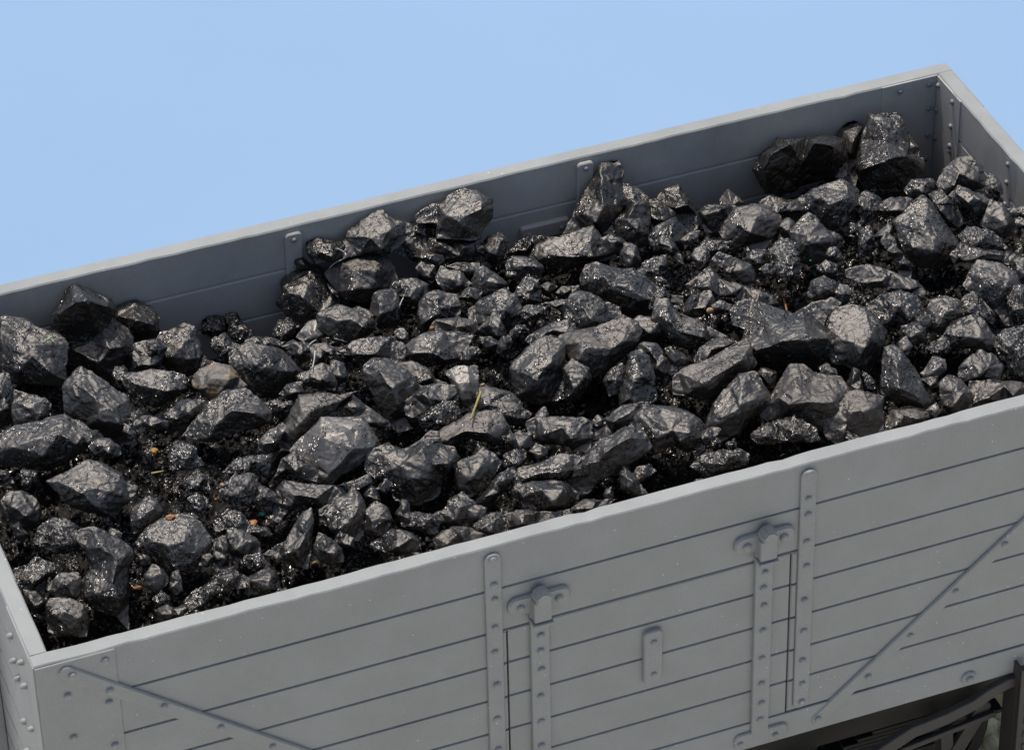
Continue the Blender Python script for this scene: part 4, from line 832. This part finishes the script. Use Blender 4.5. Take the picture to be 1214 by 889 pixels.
# smaller pieces filling the gaps, each a thing of its own
NFILL = 62; k = 0; tries = 0; cov = [(it['c'], it['R']) for it in items]
while k < NFILL and tries < 6000:
    tries += 1; px, py = rng.uniform(0, 1214), rng.uniform(190, 770)
    P = on_bed(px, py)
    if not (T + .05 < P[0] < L - T - .05 and T + .05 < P[1] < W - T - .06): continue
    r = rng.uniform(9, 15)
    if any((abs(c[0] - px) ** 2 + abs(c[1] - py) ** 2) < (R_ * .78 + r * .40) ** 2 for c, R_ in cov): continue
    cov.append((np.array([px, py]), r)); n = rng.randint(5, 8); a0 = rng.uniform(0, 6)
    e = rng.uniform(.5, .95); th = rng.uniform(0, 3)
    poly = []
    for j in range(n):
        a = a0 + 2 * math.pi * j / n + rng.normal(0, .2); q = np.array([r * math.cos(a), r * e * math.sin(a)]) * rng.uniform(.7, 1.25)
        poly.append((px + q[0] * math.cos(th) - q[1] * math.sin(th), py + q[0] * math.sin(th) + q[1] * math.cos(th)))
    fl = 'msdm'[rng.randint(4)]; bm, org, Rpx = lump_mesh(poly, [], fl, 900 + k)
    o = obj('coal_lump', bm, CM[fl], None, Vector(org)); Pp = np.array(poly)
    w = np.linalg.eigvalsh(np.cov((Pp - Pp.mean(0)).T))
    items.append(dict(flag=fl, label='', short='', o=o, R=Rpx, c=Pp.mean(0), a=area2(Pp), asp=math.sqrt(w[1] / w[0]))); k += 1

# labels: by look, then by the nearest lump that has a look of its own
marks = [(it['short'], it['c']) for it in items if it['short']] + [('yellow straw', np.array([563, 482])), ('near left inside corner', np.array([75, 745])), ('label clip side of the rim', np.array([700, 620]))]
used = set(it['label'] for it in items if it['label'])
TONE = {'m': 'dull grey', 'd': 'very dark', 'b': 'brownish', 'p': 'pale grey', 'g': 'shiny', 's': 'sparkling', 'o': 'ochre'}
def where(c, m):
    d = c - m; 
    if abs(d[0]) > 1.6 * abs(d[1]): return 'right of' if d[0] > 0 else 'left of'
    if abs(d[1]) > 1.6 * abs(d[0]): return 'below' if d[1] > 0 else 'above'
    return ('below right of' if d[0] > 0 else 'below left of') if d[1] > 0 else ('above right of' if d[0] > 0 else 'above left of')
for it in items:
    if not it['label']:
        size = 'tiny' if it['a'] < 260 else 'small' if it['a'] < 700 else 'medium' if it['a'] < 1500 else 'large'
        shp = 'long thin' if it['asp'] > 2.3 else 'elongated' if it['asp'] > 1.55 else 'stubby'
        near_ = sorted(marks, key=lambda m: float(np.hypot(*(it['c'] - m[1]))))
        done = False
        for n_ in (0, 1, 2, 3, 4):
            m = near_[n_]; l = '%s %s %s lump %s the %s' % (size, TONE[it['flag']], shp, where(it['c'], m[1]), m[0])
            if l not in used: done = True; break
        if not done:
            for a_, b_ in ((0, 1), (0, 2), (1, 2), (0, 3), (1, 3)):
                l = '%s %s lump between the %s and the %s' % (size, TONE[it['flag']], near_[a_][0], near_[b_][0])
                if l not in used and len(l.split()) <= 16: break
        it['label'] = l; used.add(l)
    tag(it['o'], it['label'], 'coal lump', COALGROUP)

# slack: the fine coal between the lumps, one uncountable mass
gx, gy = 330, 160
X, Y = np.meshgrid(np.linspace(T + .004, L - T - .004, gx), np.linspace(T + .004, W - T - .004, gy), indexing='ij')
P = np.stack([X.ravel(), Y.ravel(), np.zeros(gx * gy)], 1)
Z = bed(P[:, 0], P[:, 1]) - .19 + fbm(P, 5, 3, 3) * .04 + fbm(P, 45, 3, 8) * .024
verts = np.stack([P[:, 0], P[:, 1], Z], 1)
ii, jj = np.meshgrid(np.arange(gx - 1), np.arange(gy - 1), indexing='ij'); a = (ii * gy + jj).ravel()
faces = [np.stack([a, a + gy, a + gy + 1], 1), np.stack([a, a + gy + 1, a + 1], 1)]
NC = 13000
cx = rng.uniform(T + .03, L - T - .03, NC); cy = rng.uniform(T + .03, W - T - .03, NC); cs = .007 + .020 * rng.rand(NC) ** 2.2
cz = bed(cx, cy) - .19 + fbm(np.stack([cx, cy, cx * 0], 1), 5, 3, 3) * .04 + rng.uniform(0, .035, NC)
octa = np.array([[1, 0, 0], [-1, 0, 0], [0, 1, 0], [0, -1, 0], [0, 0, 1], [0, 0, -1], [.6, .6, .6], [-.6, -.6, .5]]); 
of = np.array([[0, 6, 4], [0, 2, 6], [6, 2, 4], [2, 1, 4], [1, 7, 4], [1, 3, 7], [7, 3, 4], [3, 0, 4], [2, 0, 5], [1, 2, 5], [3, 1, 5], [0, 3, 5]])
rot = rng.normal(size=(NC, 3, 3)); rot = np.linalg.qr(rot)[0]
cv = np.einsum('nij,nkj->nki', rot, octa[None] * rng.uniform(.45, 1.15, (NC, 8, 1))) * cs[:, None, None] + np.stack([cx, cy, cz], 1)[:, None]
base = len(verts); cf = (of[None] + (np.arange(NC) * 8 + base)[:, None, None]).reshape(-1, 3)
# grains lodged on top of lumps are part of the same mass
verts = np.concatenate([verts, cv.reshape(-1, 3)]); fc = np.concatenate(faces + [cf])
def np_mesh(name, verts, fc):
    me = bpy.data.meshes.new(name); me.vertices.add(len(verts)); me.vertices.foreach_set('co', verts.astype(np.float32).ravel())
    me.loops.add(fc.size); me.loops.foreach_set('vertex_index', fc.astype(np.int32).ravel())
    me.polygons.add(len(fc)); me.polygons.foreach_set('loop_start', np.arange(0, fc.size, 3, dtype=np.int32)); me.update(calc_edges=True); me.validate(); return me
tag(obj('coal_slack', np_mesh('coal_slack', verts, fc), SLACK), 'fine glittering coal crumbs and dust filling the gaps between lumps', 'coal slack', None, 'stuff')

# ballast stones below the wagon
NB = 4200
bx = rng.uniform(-.5, 7.5, NB); by = rng.uniform(-.6, 3.9, NB); bs = .025 + .07 * rng.rand(NB) ** 1.8; bz = GROUND + bs * .3
ico = bmesh.new(); bmesh.ops.create_icosphere(ico, subdivisions=2, radius=1); iv = np.array([v.co for v in ico.verts]); fi = np.array([[v.index for v in f.verts] for f in ico.faces]); ico.free()
rot = np.linalg.qr(rng.normal(size=(NB, 3, 3)))[0]; sc3 = rng.uniform(.45, 1.25, (NB, 1, 3)); sc3[:, :, 0] *= 1.5
vv = iv[None] * sc3 * (1 + .22 * np.stack([noise(iv + rng.uniform(-50, 50, 3), 1.4, 5) for _ in range(NB)])[:, :, None])
vv = np.einsum('nij,nkj->nki', rot, vv) * bs[:, None, None] + np.stack([bx, by, bz], 1)[:, None]
tag(obj('ballast', np_mesh('ballast', vv.reshape(-1, 3), (fi[None] + (np.arange(NB) * len(iv))[:, None, None]).reshape(-1, 3)), STONE), 'sandy coloured ballast stones under the wagon', 'ballast', None, 'stuff')

# ------------------------------------------------------------------ bits lying on the coal
bpy.context.view_layer.update(); DG = bpy.context.evaluated_depsgraph_get()
def hit(px, py):
    v = Vector(view(px, py)).normalized(); ok, loc, nrm, *_ = S.ray_cast(DG, CAM, v)
    return (loc, nrm) if ok else (Vector(on_bed(px, py)), Vector((0, 0, 1)))
def tube(name, pix, r, m, label, cat, group=None, lift=.03, taper=.6):
    pts = [hit(*p)[0] + Z3 * lift * (1 + .8 * math.sin(math.pi * i / (len(pix) - 1))) for i, p in enumerate(pix)]
    if name == 'straw':      # a stiff stem: straight, resting on the highest coal under it
        a, b = pts[0], pts[-1]; n_ = len(pts) - 1
        up = max((pts[i] - a.lerp(b, i / n_)).dot(Z3) for i in range(n_ + 1))
        pts = [a.lerp(b, i / n_) + Z3 * up for i in range(n_ + 1)]
    # fine resample
    fine = []
    for i in range(len(pts) - 1):
        for q in range(4):
            t = q / 4; p0 = pts[max(0, i - 1)]; p1, p2 = pts[i], pts[i + 1]; p3 = pts[min(len(pts) - 1, i + 2)]
            fine.append(.5 * ((2 * p1) + (p2 - p0) * t + (2 * p0 - 5 * p1 + 4 * p2 - p3) * t * t + (3 * p1 - p0 - 3 * p2 + p3) * t ** 3))
    fine.append(pts[-1]); bm = bmesh.new(); rings = []
    for i, p in enumerate(fine):
        d = (fine[min(i + 1, len(fine) - 1)] - fine[max(0, i - 1)]).normalized(); s = d.orthogonal().normalized(); t2 = d.cross(s); rr = r * (1 - (1 - taper) * i / len(fine))
        rings.append([bm.verts.new(p + (s * math.cos(a) + t2 * math.sin(a)) * rr - pts[0]) for a in [2 * math.pi * k / 6 for k in range(6)]])
    for A, B in zip(rings, rings[1:]):
        for k in range(6): bm.faces.new((A[k], A[(k + 1) % 6], B[(k + 1) % 6], B[k])).smooth = True
    bm.faces.new(rings[0][::-1]); bm.faces.new(rings[-1])
    tag(obj(name, bm, m, None, pts[0]), label, cat, group)
STRAW = flat('yellow_green_straw', (.27, .24, .06), .5); TAN = flat('tan_stalk', (.26, .17, .085), .6); TEAL = flat('teal_fibre', (.01, .16, .13), .5)
HAIR = flat('pale_fibre', (.38, .37, .35), .4); OR = flat('orange_grit', (.26, .115, .035), .6, 60); OC = flat('ochre_grit', (.34, .20, .045), .6, 60); GRN = flat('pale_green_fibre', (.25, .36, .22), .5)
tube('straw', [(570, 465), (567, 473), (564, 481), (561, 489), (558, 497)], .0062, STRAW, 'yellow green straw lying across the glossy curved plate', 'straw')
tube('straw', [(180, 561), (187, 559), (195, 558)], .005, STRAW, 'short yellow green blade at the glittering crumbs near the pyramid-shaped lump', 'straw')
tube('stalk', [(901, 342), (898.5, 350), (896, 358)], .0045, TAN, 'thin tan stalk hanging above the large overhanging pale lump', 'stalk')
tube('stalk', [(927, 350), (929.5, 359), (932, 368)], .006, OR, 'orange stalk standing right of the thin tan stalk', 'stalk')
tube('fibre', [(960, 309), (963.5, 318), (966, 328)], .0045, TEAL, 'thin teal fibre on dark coal at upper right', 'fibre')
tube('fibre', [(63, 399), (57, 403), (52, 407)], .005, GRN, 'pale green fibre on the blocky far-left lump', 'fibre')
tube('fibre', [(367, 409), (374, 404), (385, 401), (400, 402), (412, 406)], .0035, HAIR, 'pale curved hair lying left of the smooth double-bump lump', 'fibre')
tube('fibre', [(374, 416), (373.5, 425), (371, 436)], .004, HAIR, 'short pale hair hanging below the pale curved hair', 'fibre')
tube('fibre', [(400, 295), (408, 299), (411, 304), (407, 308), (398, 312), (391, 318)], .0035, HAIR, 'pale looped hair above the big brown rounded lump', 'fibre')
tube('fibre', [(309, 476), (304, 471), (301, 478)], .003, HAIR, 'tiny pale hooked hair at the right tip of the big sharp-crested lump', 'fibre')
tube('fibre', [(483, 342), (478, 354), (474, 365), (478, 374), (490, 373)], .003, HAIR, 'pale curled hair beside the squarish speckled block', 'fibre')
def grit(px, py, rpx, m, label, name='grit'):
    loc, nrm = hit(px, py); r = rpx * 15.2 / FPX; bm = bmesh.new(); bmesh.ops.create_icosphere(bm, subdivisions=2, radius=r)
    sd = random.randint(0, 999); q = np.array([v.co for v in bm.verts]); nn = noise(q / r + sd, 1.3, sd); sx = Vector((random.uniform(.8, 1.3), random.uniform(.6, 1), random.uniform(.5, .9)))
    for v, k in zip(bm.verts, nn): v.co = Vector((v.co.x * sx.x, v.co.y * sx.y, v.co.z * sx.z)) * (1 + .35 * k)
    tag(obj(name, bm, m, None, loc + nrm * r * .35), label, 'grit')
grit(182, 536, 5.5, OC, 'yellow ochre grain beside the shadow right of the cracked pale slab')
grit(202, 614, 5, OR, 'orange brown grain above the broad pale rough lump')
grit(300, 621, 5.5, OR, 'orange brown grain below the teal chip')
grit(311, 610, 3.6, TEAL, 'tiny teal chip in the black gap above the curved horn lump', 'chip')
grit(263, 575, 3.2, TAN, 'small tan grain on the glittering crumbly lump, upper of two')
grit(256, 592, 3.2, OR, 'small orange grain on the glittering crumbly lump, lower of two')
grit(163, 697, 4.2, OR, 'rusty grain right of the jagged spiked lump, upper of two')
grit(172, 719, 4, TAN, 'pale orange grain right of the jagged spiked lump, lower of two')
grit(692, 481, 4, OC, 'ochre grain in the dark gap above the flat cobble-like lump')
grit(513, 389, 4, OR, 'bright orange chip at the back edge of the pale rhombic lump', 'chip')
grit(844, 367, 4.2, TAN, 'tan chip on coal between the fin-shaped plate and the layered splintery lump', 'chip')
grit(373, 667, 2.8, OC, 'small ochre grain right of the curved horn lump')
grit(490, 364, 3, TAN, 'small tan grain beside the curled hair behind the squarish block')
grit(572, 457, 3, TAN, 'small tan grain at the top end of the yellow straw')

# ------------------------------------------------------------------ light
SUN = Vector((-.055, .29, .94)).normalized()
sd = bpy.data.lights.new('sun', 'SUN'); sd.energy = 3.55; sd.angle = math.radians(.55); sd.color = (1, .955, .89)
so = bpy.data.objects.new('sun', sd); COL.objects.link(so); so.rotation_euler = SUN.to_track_quat('Z', 'Y').to_euler(); so.location = (0, 0, 12)
w = bpy.data.worlds.new('World'); S.world = w; w.use_nodes = True; nt = w.node_tree; bg = nt.nodes['Background']
sk = nt.nodes.new('ShaderNodeTexSky'); sk.sky_type = 'NISHITA'; sk.sun_disc = False; sk.dust_density = 3.2; sk.ozone_density = .9; sk.altitude = 0; sk.sun_elevation = math.asin(SUN.z); sk.sun_rotation = math.atan2(SUN.x, SUN.y)
nt.links.new(sk.outputs[0], bg.inputs[0]); bg.inputs[1].default_value = .135
S.view_settings.view_transform = 'Standard'; S.view_settings.look = 'None'; S.view_settings.exposure = 0; S.view_settings.gamma = 1
S.view_settings.use_curve_mapping = False
S.cycles.max_bounces = 6; S.cycles.diffuse_bounces = 4
